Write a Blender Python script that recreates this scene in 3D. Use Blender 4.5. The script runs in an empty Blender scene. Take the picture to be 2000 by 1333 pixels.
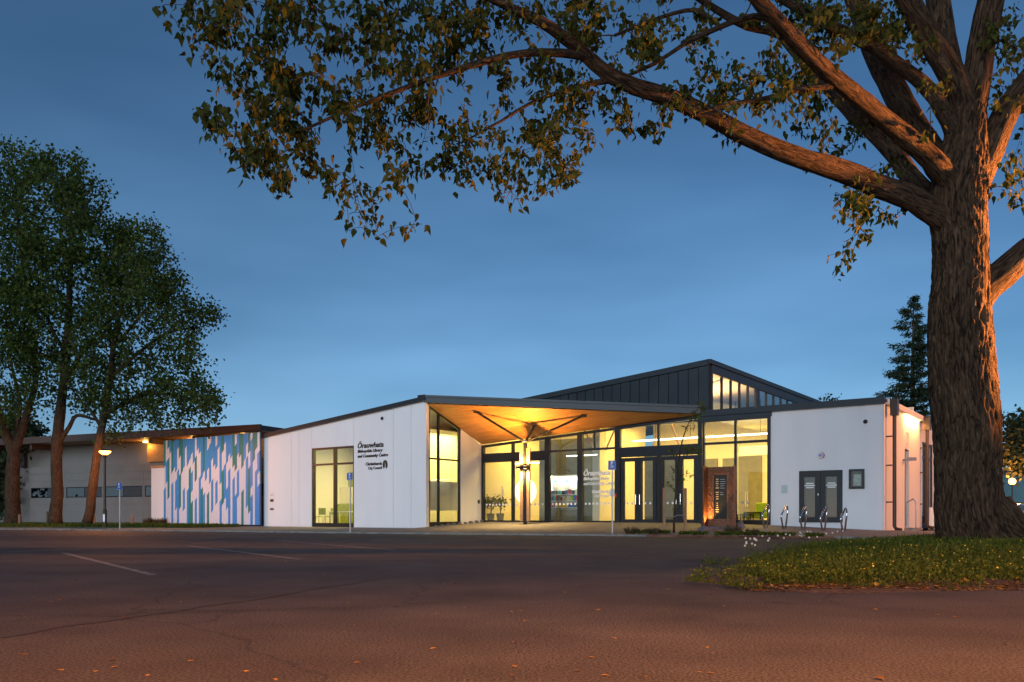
import bpy, bmesh, math, random
import numpy as np
from mathutils import Vector, Matrix, noise

random.seed(7); RNG = np.random.default_rng(7)
R = math.radians
scene = bpy.context.scene
COL = scene.collection

# ------------------------------------------------------------------ camera, sky, sun, exposure
F, H, HY = 1650.0, 0.72, 1007.0          # focal length in photo pixels, eye height, horizon row
cd = bpy.data.cameras.new('camera'); cam = bpy.data.objects.new('camera', cd); COL.objects.link(cam)
cam.location = (0, 0, H); cam.rotation_euler = (R(90), 0, 0)
cd.sensor_width = 36; cd.lens = 36*F/2000; cd.shift_y = (HY-666.5)/2000
cd.clip_start = .05; cd.clip_end = 3000
scene.camera = cam

SUN_EL, SUN_FROM = 7.0, (-0.42, -0.91)   # afterglow low in the sky behind the photographer
w = bpy.data.worlds.new('World'); scene.world = w; w.use_nodes = True
nt = w.node_tree; bg = nt.nodes['Background']
sky = nt.nodes.new('ShaderNodeTexSky'); sky.sky_type = 'NISHITA'; sky.sun_disc = False
sky.sun_elevation = R(SUN_EL); sky.sun_rotation = math.atan2(SUN_FROM[0], SUN_FROM[1])
sky.ozone_density = 5.0; sky.air_density = 1.0; sky.dust_density = .6
tc = nt.nodes.new('ShaderNodeTexCoord'); sx = nt.nodes.new('ShaderNodeSeparateXYZ')
nt.links.new(tc.outputs['Generated'], sx.inputs[0])
rp = nt.nodes.new('ShaderNodeValToRGB')
rp.color_ramp.elements[0].position = 0.0; rp.color_ramp.elements[0].color = (1.75, 2.95, 4.6, 1)
e = rp.color_ramp.elements.new(.16); e.color = (1.25, 2.2, 3.35, 1)
e = rp.color_ramp.elements.new(.33); e.color = (.55, 1.05, 1.6, 1)
rp.color_ramp.elements[-1].position = .62; rp.color_ramp.elements[-1].color = (0, 0, 0, 1)
nt.links.new(sx.outputs[2], rp.inputs[0])
mpg = nt.nodes.new('ShaderNodeMapping'); mpg.inputs['Scale'].default_value = (1.1, 1.1, 4.2)
nz = nt.nodes.new('ShaderNodeTexNoise'); nz.inputs['Scale'].default_value = 1.9; nz.inputs['Detail'].default_value = 3
nt.links.new(tc.outputs['Generated'], mpg.inputs[0]); nt.links.new(mpg.outputs[0], nz.inputs['Vector'])
cr = nt.nodes.new('ShaderNodeMapRange'); cr.inputs[1].default_value = .3; cr.inputs[2].default_value = .75
cr.inputs[3].default_value = .55; cr.inputs[4].default_value = 1.4
nt.links.new(nz.outputs[0], cr.inputs[0])
hz = nt.nodes.new('ShaderNodeVectorMath'); hz.operation = 'SCALE'
nt.links.new(rp.outputs[0], hz.inputs[0]); nt.links.new(cr.outputs[0], hz.inputs['Scale'])
ad = nt.nodes.new('ShaderNodeVectorMath'); ad.operation = 'ADD'
nt.links.new(sky.outputs[0], ad.inputs[0]); nt.links.new(hz.outputs[0], ad.inputs[1])
nt.links.new(ad.outputs[0], bg.inputs[0]); bg.inputs[1].default_value = .09

sl = bpy.data.lights.new('sun', 'SUN'); sl.energy = 1.95; sl.angle = R(42); sl.color = (.8, .91, 1)
so = bpy.data.objects.new('sun', sl); COL.objects.link(so)
d = Vector((-SUN_FROM[0], -SUN_FROM[1], -math.tan(R(SUN_EL))))
so.rotation_euler = d.to_track_quat('-Z', 'Y').to_euler(); so.location = (0, -20, 30)

scene.view_settings.view_transform = 'Standard'; scene.view_settings.look = 'None'
scene.view_settings.exposure = 0; scene.view_settings.gamma = 1
scene.render.engine = 'CYCLES'
scene.cycles.use_denoising = True
scene.cycles.max_bounces = 7; scene.cycles.transparent_max_bounces = 12
scene.cycles.sample_clamp_indirect = 6
scene.cycles.caustics_reflective = False; scene.cycles.caustics_refractive = False

# ------------------------------------------------------------------ helpers
def tag(o, label=None, cat=None, group=None, kind=None):
    if label: o['label'] = label
    if cat: o['category'] = cat
    if group: o['group'] = group
    if kind: o['kind'] = kind
    return o

def empty(name, loc=(0, 0, 0), rz=0, parent=None):
    o = bpy.data.objects.new(name, None); COL.objects.link(o)
    o.location = loc; o.rotation_euler = (0, 0, rz); o.parent = parent; o.empty_display_size = .1
    return o

def link(name, me, mat=None, parent=None):
    o = bpy.data.objects.new(name, me); COL.objects.link(o); o.parent = parent
    if mat and not me.materials: me.materials.append(mat)
    return o

def mesh(name, V, Fc, mat=None, parent=None, smooth=False):
    me = bpy.data.meshes.new(name); me.from_pydata([tuple(v) for v in V], [], [tuple(f) for f in Fc]); me.update()
    if smooth: me.shade_smooth()
    return link(name, me, mat, parent)

def npmesh(name, V, Fc, mat=None, parent=None, smooth=False):
    V = np.asarray(V, np.float32); Fc = np.asarray(Fc, np.int32); m, k = Fc.shape
    me = bpy.data.meshes.new(name)
    me.vertices.add(len(V)); me.vertices.foreach_set('co', V.ravel())
    me.loops.add(m*k); me.loops.foreach_set('vertex_index', Fc.ravel())
    me.polygons.add(m); me.polygons.foreach_set('loop_start', np.arange(0, m*k, k, dtype=np.int32))
    me.update(calc_edges=True); me.validate()
    if smooth: me.shade_smooth()
    return link(name, me, mat, parent)

class MB:
    def __init__(s): s.v = []; s.f = []
    def add(s, V, Fc):
        n = len(s.v); s.v += [tuple(v) for v in V]; s.f += [tuple(i+n for i in f) for f in Fc]; return s
    def box(s, x0, x1, y0, y1, z0, z1):
        return s.add([(x0,y0,z0),(x1,y0,z0),(x1,y1,z0),(x0,y1,z0),(x0,y0,z1),(x1,y0,z1),(x1,y1,z1),(x0,y1,z1)],
                     [(0,3,2,1),(4,5,6,7),(0,1,5,4),(1,2,6,5),(2,3,7,6),(3,0,4,7)])
    def prism(s, poly, a0, a1, ax='y'):
        # poly: 2-D outline; ax: axis of extrusion ('y': poly is x,z; 'x': poly is y,z; 'z': poly is x,y)
        n = len(poly)
        P = (lambda p, a: (p[0], a, p[1])) if ax == 'y' else (lambda p, a: (a, p[0], p[1])) if ax == 'x' else (lambda p, a: (p[0], p[1], a))
        V = [P(p, a0) for p in poly] + [P(p, a1) for p in poly]
        Fc = [tuple(range(n)), tuple(range(2*n-1, n-1, -1))] + [(i, n+i, n+(i+1) % n, (i+1) % n) for i in range(n)]
        return s.add(V, Fc)
    def tube(s, pts, rad, n=8, cap=True):
        pts = [Vector(p) for p in pts]
        if not hasattr(rad, '__len__'): rad = [rad]*len(pts)
        up = None; V = []; Fc = []
        for i, p in enumerate(pts):
            t = (pts[min(i+1, len(pts)-1)]-pts[max(i-1, 0)]).normalized()
            if up is None:
                up = t.orthogonal().normalized()
            else:
                up = (up - t*up.dot(t)); up = up.normalized() if up.length > 1e-6 else t.orthogonal().normalized()
            b = t.cross(up)
            for k in range(n):
                a = 2*math.pi*k/n; V.append(p+(up*math.cos(a)+b*math.sin(a))*rad[i])
        for i in range(len(pts)-1):
            for k in range(n):
                a, c = i*n+k, i*n+(k+1) % n
                Fc.append((a, c, c+n, a+n))
        if cap:
            Fc.append(tuple(range(n-1, -1, -1))); Fc.append(tuple(range((len(pts)-1)*n, len(pts)*n)))
        return s.add(V, Fc)
    def lathe(s, prof, n=16, c=(0, 0, 0)):
        V = []; Fc = []
        for r, z in prof:
            for k in range(n):
                a = 2*math.pi*k/n; V.append((c[0]+r*math.cos(a), c[1]+r*math.sin(a), c[2]+z))
        for i in range(len(prof)-1):
            for k in range(n):
                a, b = i*n+k, i*n+(k+1) % n; Fc.append((a, b, b+n, a+n))
        Fc.append(tuple(range(n-1, -1, -1))); Fc.append(tuple(range((len(prof)-1)*n, len(prof)*n)))
        return s.add(V, Fc)
    def build(s, name, mat=None, parent=None, smooth=False):
        o = mesh(name, s.v, s.f, mat, parent, smooth)
        bm = bmesh.new(); bm.from_mesh(o.data); bmesh.ops.recalc_face_normals(bm, faces=bm.faces); bm.to_mesh(o.data); bm.free()
        return o

def box(name, x0, x1, y0, y1, z0, z1, mat, parent=None):
    return MB().box(min(x0,x1), max(x0,x1), min(y0,y1), max(y0,y1), min(z0,z1), max(z0,z1)).build(name, mat, parent)

def prism(name, poly, a0, a1, mat, parent=None, ax='y'):
    return MB().prism(poly, a0, a1, ax).build(name, mat, parent)

def bevel(o, wd=.01, seg=2):
    m = o.modifiers.new('b', 'BEVEL'); m.width = wd; m.segments = seg; m.limit_method = 'ANGLE'; return o

def copy_tree(o, parent=None):
    c = o.copy(); COL.objects.link(c); c.parent = parent
    for ch in list(o.children): copy_tree(ch, c)
    return c

# ------------------------------------------------------------------ materials
def mat(name, col, rough=.6, metal=0, var=.12, scale=4, bump=0, bscale=40, spec=.5, col2=None, stretch=(1, 1, 1), detail=4, emit=None, estr=0):
    m = bpy.data.materials.new(name); m.use_nodes = True; n = m.node_tree; b = n.nodes['Principled BSDF']
    b.inputs['Roughness'].default_value = rough; b.inputs['Metallic'].default_value = metal
    b.inputs['Specular IOR Level'].default_value = spec
    t = n.nodes.new('ShaderNodeTexCoord'); mp = n.nodes.new('ShaderNodeMapping'); mp.inputs['Scale'].default_value = stretch
    n.links.new(t.outputs['Object'], mp.inputs[0])
    z = n.nodes.new('ShaderNodeTexNoise'); z.inputs['Scale'].default_value = scale; z.inputs['Detail'].default_value = detail
    n.links.new(mp.outputs[0], z.inputs['Vector'])
    r = n.nodes.new('ShaderNodeValToRGB')
    c2 = col2 if col2 else tuple(min(1, c*(1+var)) for c in col)
    c1 = col if col2 else tuple(c*(1-var) for c in col)
    r.color_ramp.elements[0].position = .32; r.color_ramp.elements[0].color = (*c1, 1)
    r.color_ramp.elements[1].position = .68; r.color_ramp.elements[1].color = (*c2, 1)
    n.links.new(z.outputs[0], r.inputs[0]); n.links.new(r.outputs[0], b.inputs['Base Color'])
    if bump:
        z2 = n.nodes.new('ShaderNodeTexNoise'); z2.inputs['Scale'].default_value = bscale; z2.inputs['Detail'].default_value = 5
        n.links.new(mp.outputs[0], z2.inputs['Vector'])
        bp = n.nodes.new('ShaderNodeBump'); bp.inputs['Strength'].default_value = bump; bp.inputs['Distance'].default_value = .02
        n.links.new(z2.outputs[0], bp.inputs['Height']); n.links.new(bp.outputs[0], b.inputs['Normal'])
    if emit:
        b.inputs['Emission Color'].default_value = (*emit, 1); b.inputs['Emission Strength'].default_value = estr
    return m

def glass_mat(name, tint=(.93, .95, .92), base=.06, top=.75, rough=.02):
    m = bpy.data.materials.new(name); m.use_nodes = True; n = m.node_tree; n.nodes.clear()
    o = n.nodes.new('ShaderNodeOutputMaterial'); mx = n.nodes.new('ShaderNodeMixShader')
    t = n.nodes.new('ShaderNodeBsdfTransparent'); t.inputs[0].default_value = (*tint, 1)
    g = n.nodes.new('ShaderNodeBsdfGlossy'); g.inputs['Roughness'].default_value = rough
    l = n.nodes.new('ShaderNodeLayerWeight'); l.inputs[0].default_value = .5
    p = n.nodes.new('ShaderNodeMath'); p.operation = 'POWER'; p.inputs[1].default_value = 4
    q = n.nodes.new('ShaderNodeMapRange'); q.inputs[3].default_value = base; q.inputs[4].default_value = top
    n.links.new(l.outputs['Facing'], p.inputs[0]); n.links.new(p.outputs[0], q.inputs[0]); n.links.new(q.outputs[0], mx.inputs[0])
    n.links.new(t.outputs[0], mx.inputs[1]); n.links.new(g.outputs[0], mx.inputs[2]); n.links.new(mx.outputs[0], o.inputs[0])
    return m

def leaf_mat(name, ca, cb, trans=.3):
    m = bpy.data.materials.new(name); m.use_nodes = True; n = m.node_tree; n.nodes.clear()
    o = n.nodes.new('ShaderNodeOutputMaterial'); g = n.nodes.new('ShaderNodeNewGeometry')
    r = n.nodes.new('ShaderNodeValToRGB'); r.color_ramp.elements[0].color = (*ca, 1); r.color_ramp.elements[1].color = (*cb, 1)
    n.links.new(g.outputs['Random Per Island'], r.inputs[0])
    b = n.nodes.new('ShaderNodeBsdfPrincipled'); b.inputs['Roughness'].default_value = .75; b.inputs['Specular IOR Level'].default_value = .12
    t = n.nodes.new('ShaderNodeBsdfTranslucent'); mx = n.nodes.new('ShaderNodeMixShader'); mx.inputs[0].default_value = trans
    n.links.new(r.outputs[0], b.inputs['Base Color']); n.links.new(r.outputs[0], t.inputs[0])
    n.links.new(b.outputs[0], mx.inputs[1]); n.links.new(t.outputs[0], mx.inputs[2]); n.links.new(mx.outputs[0], o.inputs[0])
    return m

def lantern_glass(name, col, s):
    m = bpy.data.materials.new(name); m.use_nodes = True; n = m.node_tree; n.nodes.clear()
    o = n.nodes.new('ShaderNodeOutputMaterial'); e = n.nodes.new('ShaderNodeEmission'); t = n.nodes.new('ShaderNodeBsdfTransparent'); a = n.nodes.new('ShaderNodeAddShader')
    e.inputs[0].default_value = (*col, 1); e.inputs[1].default_value = s; t.inputs[0].default_value = (.8, .8, .8, 1)
    n.links.new(e.outputs[0], a.inputs[0]); n.links.new(t.outputs[0], a.inputs[1]); n.links.new(a.outputs[0], o.inputs[0]); return m

def glow(name, col, s):
    m = bpy.data.materials.new(name); m.use_nodes = True; n = m.node_tree; n.nodes.clear()
    o = n.nodes.new('ShaderNodeOutputMaterial'); e = n.nodes.new('ShaderNodeEmission')
    e.inputs[0].default_value = (*col, 1); e.inputs[1].default_value = s; n.links.new(e.outputs[0], o.inputs[0]); return m

def bark_mat(name, ca, cb, sc=1.0, depth=.05):
    m = bpy.data.materials.new(name); m.use_nodes = True; n = m.node_tree; b = n.nodes['Principled BSDF']
    b.inputs['Roughness'].default_value = .9; b.inputs['Specular IOR Level'].default_value = .15
    t = n.nodes.new('ShaderNodeTexCoord'); at_ = n.nodes.new('ShaderNodeAttribute'); at_.attribute_name = 'barkco'; mp = n.nodes.new('ShaderNodeMapping'); mp.inputs['Scale'].default_value = (sc, sc, sc*.2)
    n.links.new(at_.outputs['Vector'], mp.inputs[0])
    z0 = n.nodes.new('ShaderNodeTexNoise'); z0.inputs['Scale'].default_value = 15; z0.inputs['Detail'].default_value = 7; z0.inputs['Roughness'].default_value = .6; z0.inputs['Distortion'].default_value = 1.3
    n.links.new(mp.outputs[0], z0.inputs['Vector'])
    z = n.nodes.new('ShaderNodeMapRange'); z.inputs[1].default_value = .3; z.inputs[2].default_value = .7; n.links.new(z0.outputs[0], z.inputs[0])
    z1 = n.nodes.new('ShaderNodeTexNoise'); z1.inputs['Scale'].default_value = 1.3; z1.inputs['Detail'].default_value = 3
    n.links.new(t.outputs['Object'], z1.inputs['Vector'])
    mxn = n.nodes.new('ShaderNodeMath'); mxn.operation = 'MULTIPLY_ADD'; mxn.inputs[1].default_value = .35; 
    n.links.new(z1.outputs[0], mxn.inputs[0]); n.links.new(z.outputs[0], mxn.inputs[2])
    r = n.nodes.new('ShaderNodeValToRGB'); r.color_ramp.elements[0].position = .35; r.color_ramp.elements[0].color = (*ca, 1)
    r.color_ramp.elements[1].position = 1.0; r.color_ramp.elements[1].color = (*cb, 1)
    n.links.new(mxn.outputs[0], r.inputs[0]); n.links.new(r.outputs[0], b.inputs['Base Color'])
    bp = n.nodes.new('ShaderNodeBump'); bp.inputs['Strength'].default_value = 1; bp.inputs['Distance'].default_value = depth
    n.links.new(z.outputs[0], bp.inputs['Height']); n.links.new(bp.outputs[0], b.inputs['Normal'])
    return m

def asphalt_mat():
    m = bpy.data.materials.new('asphalt'); m.use_nodes = True; n = m.node_tree; b = n.nodes['Principled BSDF']
    b.inputs['Roughness'].default_value = .82; b.inputs['Specular IOR Level'].default_value = .3
    t = n.nodes.new('ShaderNodeTexCoord')
    def nz(s, d, stretch=None):
        z = n.nodes.new('ShaderNodeTexNoise'); z.inputs['Scale'].default_value = s; z.inputs['Detail'].default_value = d
        if stretch:
            mp = n.nodes.new('ShaderNodeMapping'); mp.inputs['Scale'].default_value = stretch; n.links.new(t.outputs['Object'], mp.inputs[0]); n.links.new(mp.outputs[0], z.inputs['Vector'])
        else: n.links.new(t.outputs['Object'], z.inputs['Vector'])
        return z
    fine = nz(70, 6); mid = nz(1.1, 6); big = nz(.16, 4, (1, 1.8, 1))
    def ramp(z, p0, c0, p1, c1):
        r = n.nodes.new('ShaderNodeValToRGB'); r.color_ramp.elements[0].position = p0; r.color_ramp.elements[0].color = (*c0, 1)
        r.color_ramp.elements[1].position = p1; r.color_ramp.elements[1].color = (*c1, 1); n.links.new(z.outputs[0], r.inputs[0]); return r
    a = ramp(fine, .36, (.016, .015, .015), .66, (.135, .127, .122))
    c = ramp(mid, .3, (.7, .7, .7), .7, (1.2, 1.2, 1.2)); dd = ramp(big, .35, (.72, .72, .74), .65, (1.18, 1.18, 1.15))
    v = n.nodes.new('ShaderNodeTexVoronoi'); v.feature = 'DISTANCE_TO_EDGE'; v.inputs['Scale'].default_value = .23
    wv = n.nodes.new('ShaderNodeVectorMath'); wv.operation = 'MULTIPLY_ADD'; wv.inputs[1].default_value = (1.2, 1.2, 0)
    n.links.new(mid.outputs['Color'], wv.inputs[0]); n.links.new(t.outputs['Object'], wv.inputs[2]); n.links.new(wv.outputs[0], v.inputs['Vector'])
    cr = n.nodes.new('ShaderNodeValToRGB'); cr.color_ramp.elements[0].position = 0; cr.color_ramp.elements[0].color = (.55, .55, .55, 1)
    cr.color_ramp.elements[1].position = .006; cr.color_ramp.elements[1].color = (1, 1, 1, 1); n.links.new(v.outputs['Distance'], cr.inputs[0])
    last = a
    for k in (c, dd, cr):
        mx = n.nodes.new('ShaderNodeMix'); mx.data_type = 'RGBA'; mx.blend_type = 'MULTIPLY'; mx.inputs[0].default_value = 1
        n.links.new(last.outputs[0] if last is a else last.outputs[2], mx.inputs[6]); n.links.new(k.outputs[0], mx.inputs[7]); last = mx
    n.links.new(last.outputs[2], b.inputs['Base Color'])
    bp = n.nodes.new('ShaderNodeBump'); bp.inputs['Strength'].default_value = .35; bp.inputs['Distance'].default_value = .014
    n.links.new(fine.outputs[0], bp.inputs['Height']); n.links.new(bp.outputs[0], b.inputs['Normal'])
    return m

M = dict(
    asphalt=asphalt_mat(),
    paint=mat('worn_line_paint', (.07, .068, .066), .8, var=0, col2=(.34, .33, .32), scale=7, detail=8),
    paving=mat('exposed_aggregate', (.2, .185, .16), .85, var=.25, scale=30, bump=.4, bscale=90),
    kerb=mat('kerb_concrete', (.22, .215, .2), .9, var=.3, scale=3, bump=.3),
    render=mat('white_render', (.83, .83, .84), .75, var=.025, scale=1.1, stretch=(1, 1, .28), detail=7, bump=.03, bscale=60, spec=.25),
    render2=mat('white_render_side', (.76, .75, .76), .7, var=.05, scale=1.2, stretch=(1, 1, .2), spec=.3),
    core=mat('dark_joint', (.12, .12, .13), .9),
    dark=mat('charcoal_metal', (.022, .029, .036), .45, .3, var=.1, scale=2),
    frame=mat('black_aluminium', (.018, .018, .02), .4, .3, var=.1),
    bronze=mat('bronze_metal', (.05, .03, .022), .45, .4),
    seam=mat('standing_seam_metal', (.028, .036, .042), .42, .5, var=.18, scale=.9, bump=.12, bscale=3),
    roof=mat('roof_metal', (.06, .07, .08), .5, .3),
    ply=mat('oiled_plywood', (.33, .16, .05), .5, var=0, col2=(.48, .25, .085), scale=2.2, stretch=(.35, 3, 1), detail=6),
    timber=mat('column_timber', (.36, .19, .09), .55, var=0, col2=(.5, .28, .14), scale=5, stretch=(4, 4, .3), detail=6),
    glass=glass_mat('clear_glass'), glass_high=glass_mat('clerestory_glass', (.6, .65, .7), .22, .9),
    glass_dark=glass_mat('dim_glass', (.55, .55, .55), .16, .8),
    frost=mat('frosted_film', (.75, .75, .62), .9, var=.02),
    iwall=mat('interior_paint', (.78, .74, .62), .8, var=.03), iwhite=mat('interior_white', (.82, .81, .76), .8, var=.02),
    ifloor=mat('interior_carpet', (.2, .19, .15), .9, var=.2, scale=12), igrey=mat('interior_grey', (.2, .19, .13), .8),
    igreen=mat('interior_green', (.36, .42, .05), .7), lime=mat('lime_fabric', (.5, .62, .03), .8, bump=.2),
    steel=mat('polished_steel', (.62, .63, .65), .14, 1, var=.04),
    galv=mat('galvanised_steel', (.42, .43, .45), .45, .8), blue=mat('sign_blue', (.015, .08, .42), .4),
    whitep=mat('white_paint', (.8, .8, .8), .5, var=.02), blackp=mat('black_letters', (.012, .012, .014), .5),
    s_white=mat('screen_white', (.56, .63, .76), .45, var=.04), s_blue=mat('screen_blue', (.05, .25, .66), .45, var=.06),
    s_green=mat('screen_green', (.03, .2, .19), .45, var=.06),
    hall=mat('hall_cladding', (.21, .19, .175), .7, var=.06, scale=1), halldark=mat('hall_panel_dark', (.05, .05, .055), .6),
    hallsoff=mat('hall_soffit', (.4, .22, .08), .6, stretch=(1, 6, 1)), hallfascia=mat('hall_fascia', (.09, .045, .03), .5),
    bark=bark_mat('furrowed_bark', (.018, .012, .008), (.14, .09, .055), 1.0, .09), bark2=bark_mat('grey_bark', (.03, .02, .014), (.12, .085, .055), 1.6, .05),
    limb=bark_mat('limb_bark', (.02, .014, .01), (.1, .07, .045), 2, .04), twig=mat('twig', (.06, .04, .03), .9),
    heartwood=mat('cut_wood', (.12, .08, .05), .8, var=.25, scale=9),
    leafA=leaf_mat('shade_tree_leaf', (.022, .04, .008), (.07, .08, .016), .3),
    leafB=leaf_mat('maple_leaf', (.025, .055, .012), (.11, .145, .03), .4),
    leafC=leaf_mat('conifer_needle', (.012, .028, .016), (.035, .06, .03), .1),
    leafD=leaf_mat('far_leaf', (.02, .035, .016), (.05, .065, .03), .2),
    grass=leaf_mat('grass_blade', (.03, .07, .01), (.12, .14, .025), .3),
    clover=leaf_mat('clover_leaf', (.05, .085, .014), (.13, .15, .02), .25),
    petal=mat('yellow_petal', (.75, .5, .03), .6), seed=mat('white_seed_head', (.7, .66, .6), .8),
    soil=mat('bare_soil', (.07, .045, .03), .95, var=.5, scale=14, bump=.8, bscale=30),
    lawn=mat('lawn_soil', (.05, .065, .02), .95, var=.4, scale=6, bump=.6, bscale=40),
    dry=leaf_mat('dry_grass', (.05, .045, .025), (.15, .11, .055), .2),
    litter=leaf_mat('leaf_litter', (.1, .05, .02), (.5, .3, .06), .1),
    rock=mat('boulder_stone', (.13, .12, .13), .9, var=.35, scale=6, bump=.7, bscale=14),
    carved=mat('carved_timber', (.17, .065, .026), .5, var=.4, scale=14),
    plaque=mat('smoked_plaque', (.02, .02, .012), .25), gold=mat('gilt_mark', (.55, .45, .25), .5),
    stake=mat('stake_timber', (.32, .2, .11), .85, var=.25, stretch=(3, 3, .4)), strap=mat('tie_strap', (.2, .19, .2), .8),
    pot=mat('planter_pot', (.14, .14, .08), .6), red=mat('red_paint', (.6, .03, .03), .5),
    brick=mat('kerb_brick', (.2, .08, .05), .9, var=.3, scale=5),
    sodium=lantern_glass('sodium_bowl', (1, .4, .06), 7), sodium2=lantern_glass('sodium_globe', (1, .52, .14), 3.2), warm=glow('warm_strip', (1, .72, .3), 7), white_l=glow('white_strip', (1, .9, .62), 9),
    disc=glow('lit_disc', (1, .9, .6), 2.6), carpaint=mat('silver_car_paint', (.5, .5, .52), .3, .5), tyre=mat('tyre', (.02, .02, .02), .8),
    teal=mat('teal_wall', (.1, .22, .25), .7), greyw=mat('far_grey_wall', (.3, .31, .34), .8), rooff=mat('far_roof', (.08, .07, .08), .7),
    tail=mat('tail_lamp', (.5, .03, .02), .3), postwood=mat('bollard_wood', (.2, .15, .1), .9),
)

def light(name, kind, loc, power, col, size=.1, rot=None, spot=None, blend=.4, parent=None, shape=None, sy=None, spread=None):
    l = bpy.data.lights.new(name, kind); l.energy = power; l.color = col
    if kind == 'AREA':
        l.size = size
        if sy: l.shape = 'RECTANGLE'; l.size_y = sy
        if spread: l.spread = R(spread)
    else: l.shadow_soft_size = size
    if spot: l.spot_size = R(spot); l.spot_blend = blend
    o = bpy.data.objects.new(name, l); COL.objects.link(o); o.location = loc; o.parent = parent
    if rot: o.rotation_euler = rot
    return o

# ------------------------------------------------------------------ surveyed frames
AX, AY = -4.03, 39.6                                   # nearest corner of the white wing
RX, RY, VX, VY = .8125, -.5829, .5829, .8125           # along the front / into the building
def W(x, y, z=0): return Vector((AX+RX*x+VX*y, AY+RY*x+VY*y, z))
def fx(px, c):
    k = (px-1000)/F; X0 = AX+VX*c; Y0 = AY+VY*c
    return (k*Y0-X0)/(RX-RY*k)
def fy(px, c):
    k = (px-1000)/F; X0 = AX+RX*c; Y0 = AY+RY*c
    return (k*Y0-X0)/(VX-VY*k)
def zl(py, x, y): return H+(HY-py)/F*(AY+RY*x+VY*y)
def loc(X, Y): dx, dy = X-AX, Y-AY; return RX*dx+RY*dy, VX*dx+VY*dy
def at(px, py, Y): return Vector(((px-1000)/F*Y, Y, H+(HY-py)/F*Y))
def gp(px, py, z=0): return at(px, py, (H-z)*F/(py-HY))
ROT = math.atan2(RY, RX)

# ------------------------------------------------------------------ ground, kerb, footpath
g = mesh('ground', [(-700, -200, 0), (700, -200, 0), (700, 1200, 0), (-700, 1200, 0)], [(0, 1, 2, 3)], M['asphalt'])
tag(g, kind='structure')

KERB = [(-42, 47.5), (-30, 43.5), (-22.4, 41), (-16.5, 39), (-10.9, 36), (-6.1, 33.5), (0, 30.9), (3.6, 29.2), (6.5, 27.4), (9, 26.4), (12, 25.9), (16, 26), (22, 26.5), (30, 27)]
KL = [loc(*p) for p in KERB]
def kerb_at(xl):
    for (x0, y0), (x1, y1) in zip(KL, KL[1:]):
        if x0 <= xl <= x1: return y0+(y1-y0)*(xl-x0)/(x1-x0)
    return KL[0][1] if xl < KL[0][0] else KL[-1][1]
def path_z(xl, yl):
    yk = kerb_at(xl); t = min(1, max(0, (yl-yk)/max(.5, -yk)))
    z = .05+.07*t
    if xl > -.2:
        fall = 1 if xl < 13 else max(.12, 1-(xl-13)/7)
        z += .28*fall*min(1, max(0, (yl-.2)/4.0))
    return z
xs = [KL[0][0]+(KL[-1][0]-KL[0][0])*i/110 for i in range(111)]; rows = 16
V = []; Fc = []
for x in xs:
    yk = kerb_at(x)+.14
    y1 = 4.5 if x > -.1 else (.1 if x > -19 else -2.5)
    for j in range(rows+1):
        y = yk+(y1-yk)*j/rows; V.append(W(x, y, path_z(x, y)))
for i in range(110):
    for j in range(rows): a = i*(rows+1)+j; Fc.append((a, a+rows+1, a+rows+2, a+1))
path = tag(mesh('footpath', V, Fc, M['paving'], smooth=True), kind='structure')
# kerb stones
def resample(pts, step):
    out = [Vector(pts[0]).to_3d()]; 
    for a, b in zip(pts, pts[1:]):
        a, b = Vector(a).to_3d(), Vector(b).to_3d(); n = max(1, round((b-a).length/step))
        out += [a.lerp(b, (k+1)/n) for k in range(n)]
    return out
kp = resample(KERB, 1.2)
for a, b in zip(kp, kp[1:]):
    d = (b-a).normalized(); n = Vector((-d.y, d.x, 0)); a2, b2 = a+d*.012, b-d*.012; h = .058+random.uniform(-.006, .006)
    red = a.x > 4.2 and a.x < 10
    o = MB().add([a2, b2, b2+n*.17, a2+n*.17, a2+Vector((0, 0, h))+n*.02, b2+Vector((0, 0, h))+n*.02, b2+n*.17+Vector((0, 0, h)), a2+n*.17+Vector((0, 0, h))],
                 [(0, 3, 2, 1), (4, 5, 6, 7), (0, 1, 5, 4), (1, 2, 6, 5), (2, 3, 7, 6), (3, 0, 4, 7)]).build('kerb_stone', M['brick'] if red else M['kerb'], path)

# car park lines
def line(p0, p1, wd, name='bay_line', lab=None):
    a, b = Vector(p0), Vector(p1); a.z = b.z = 0; d = (b-a).normalized(); n = Vector((-d.y, d.x, 0))*wd/2
    N = 24; V = []; 
    for i in range(N+1):
        c = a.lerp(b, i/N); j = random.uniform(.86, 1.06)
        V += [(c-n*j)+Vector((0, 0, .004)), (c+n*j)+Vector((0, 0, .004))]
    o = mesh(name, V, [(2*i, 2*i+2, 2*i+3, 2*i+1) for i in range(N)], M['paint'], g)
    return o
for a, b in (((125, 1081), (300, 1124)), ((370, 1067), (585, 1093)), ((540, 1056), (775, 1076))):
    line(gp(*a), gp(*b), .11)
line(gp(0, 1080), gp(255, 1068), .1); line(gp(355, 1054), gp(412, 1051.5), .1); line(gp(375, 1063), gp(445, 1057.5), .08)

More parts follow.
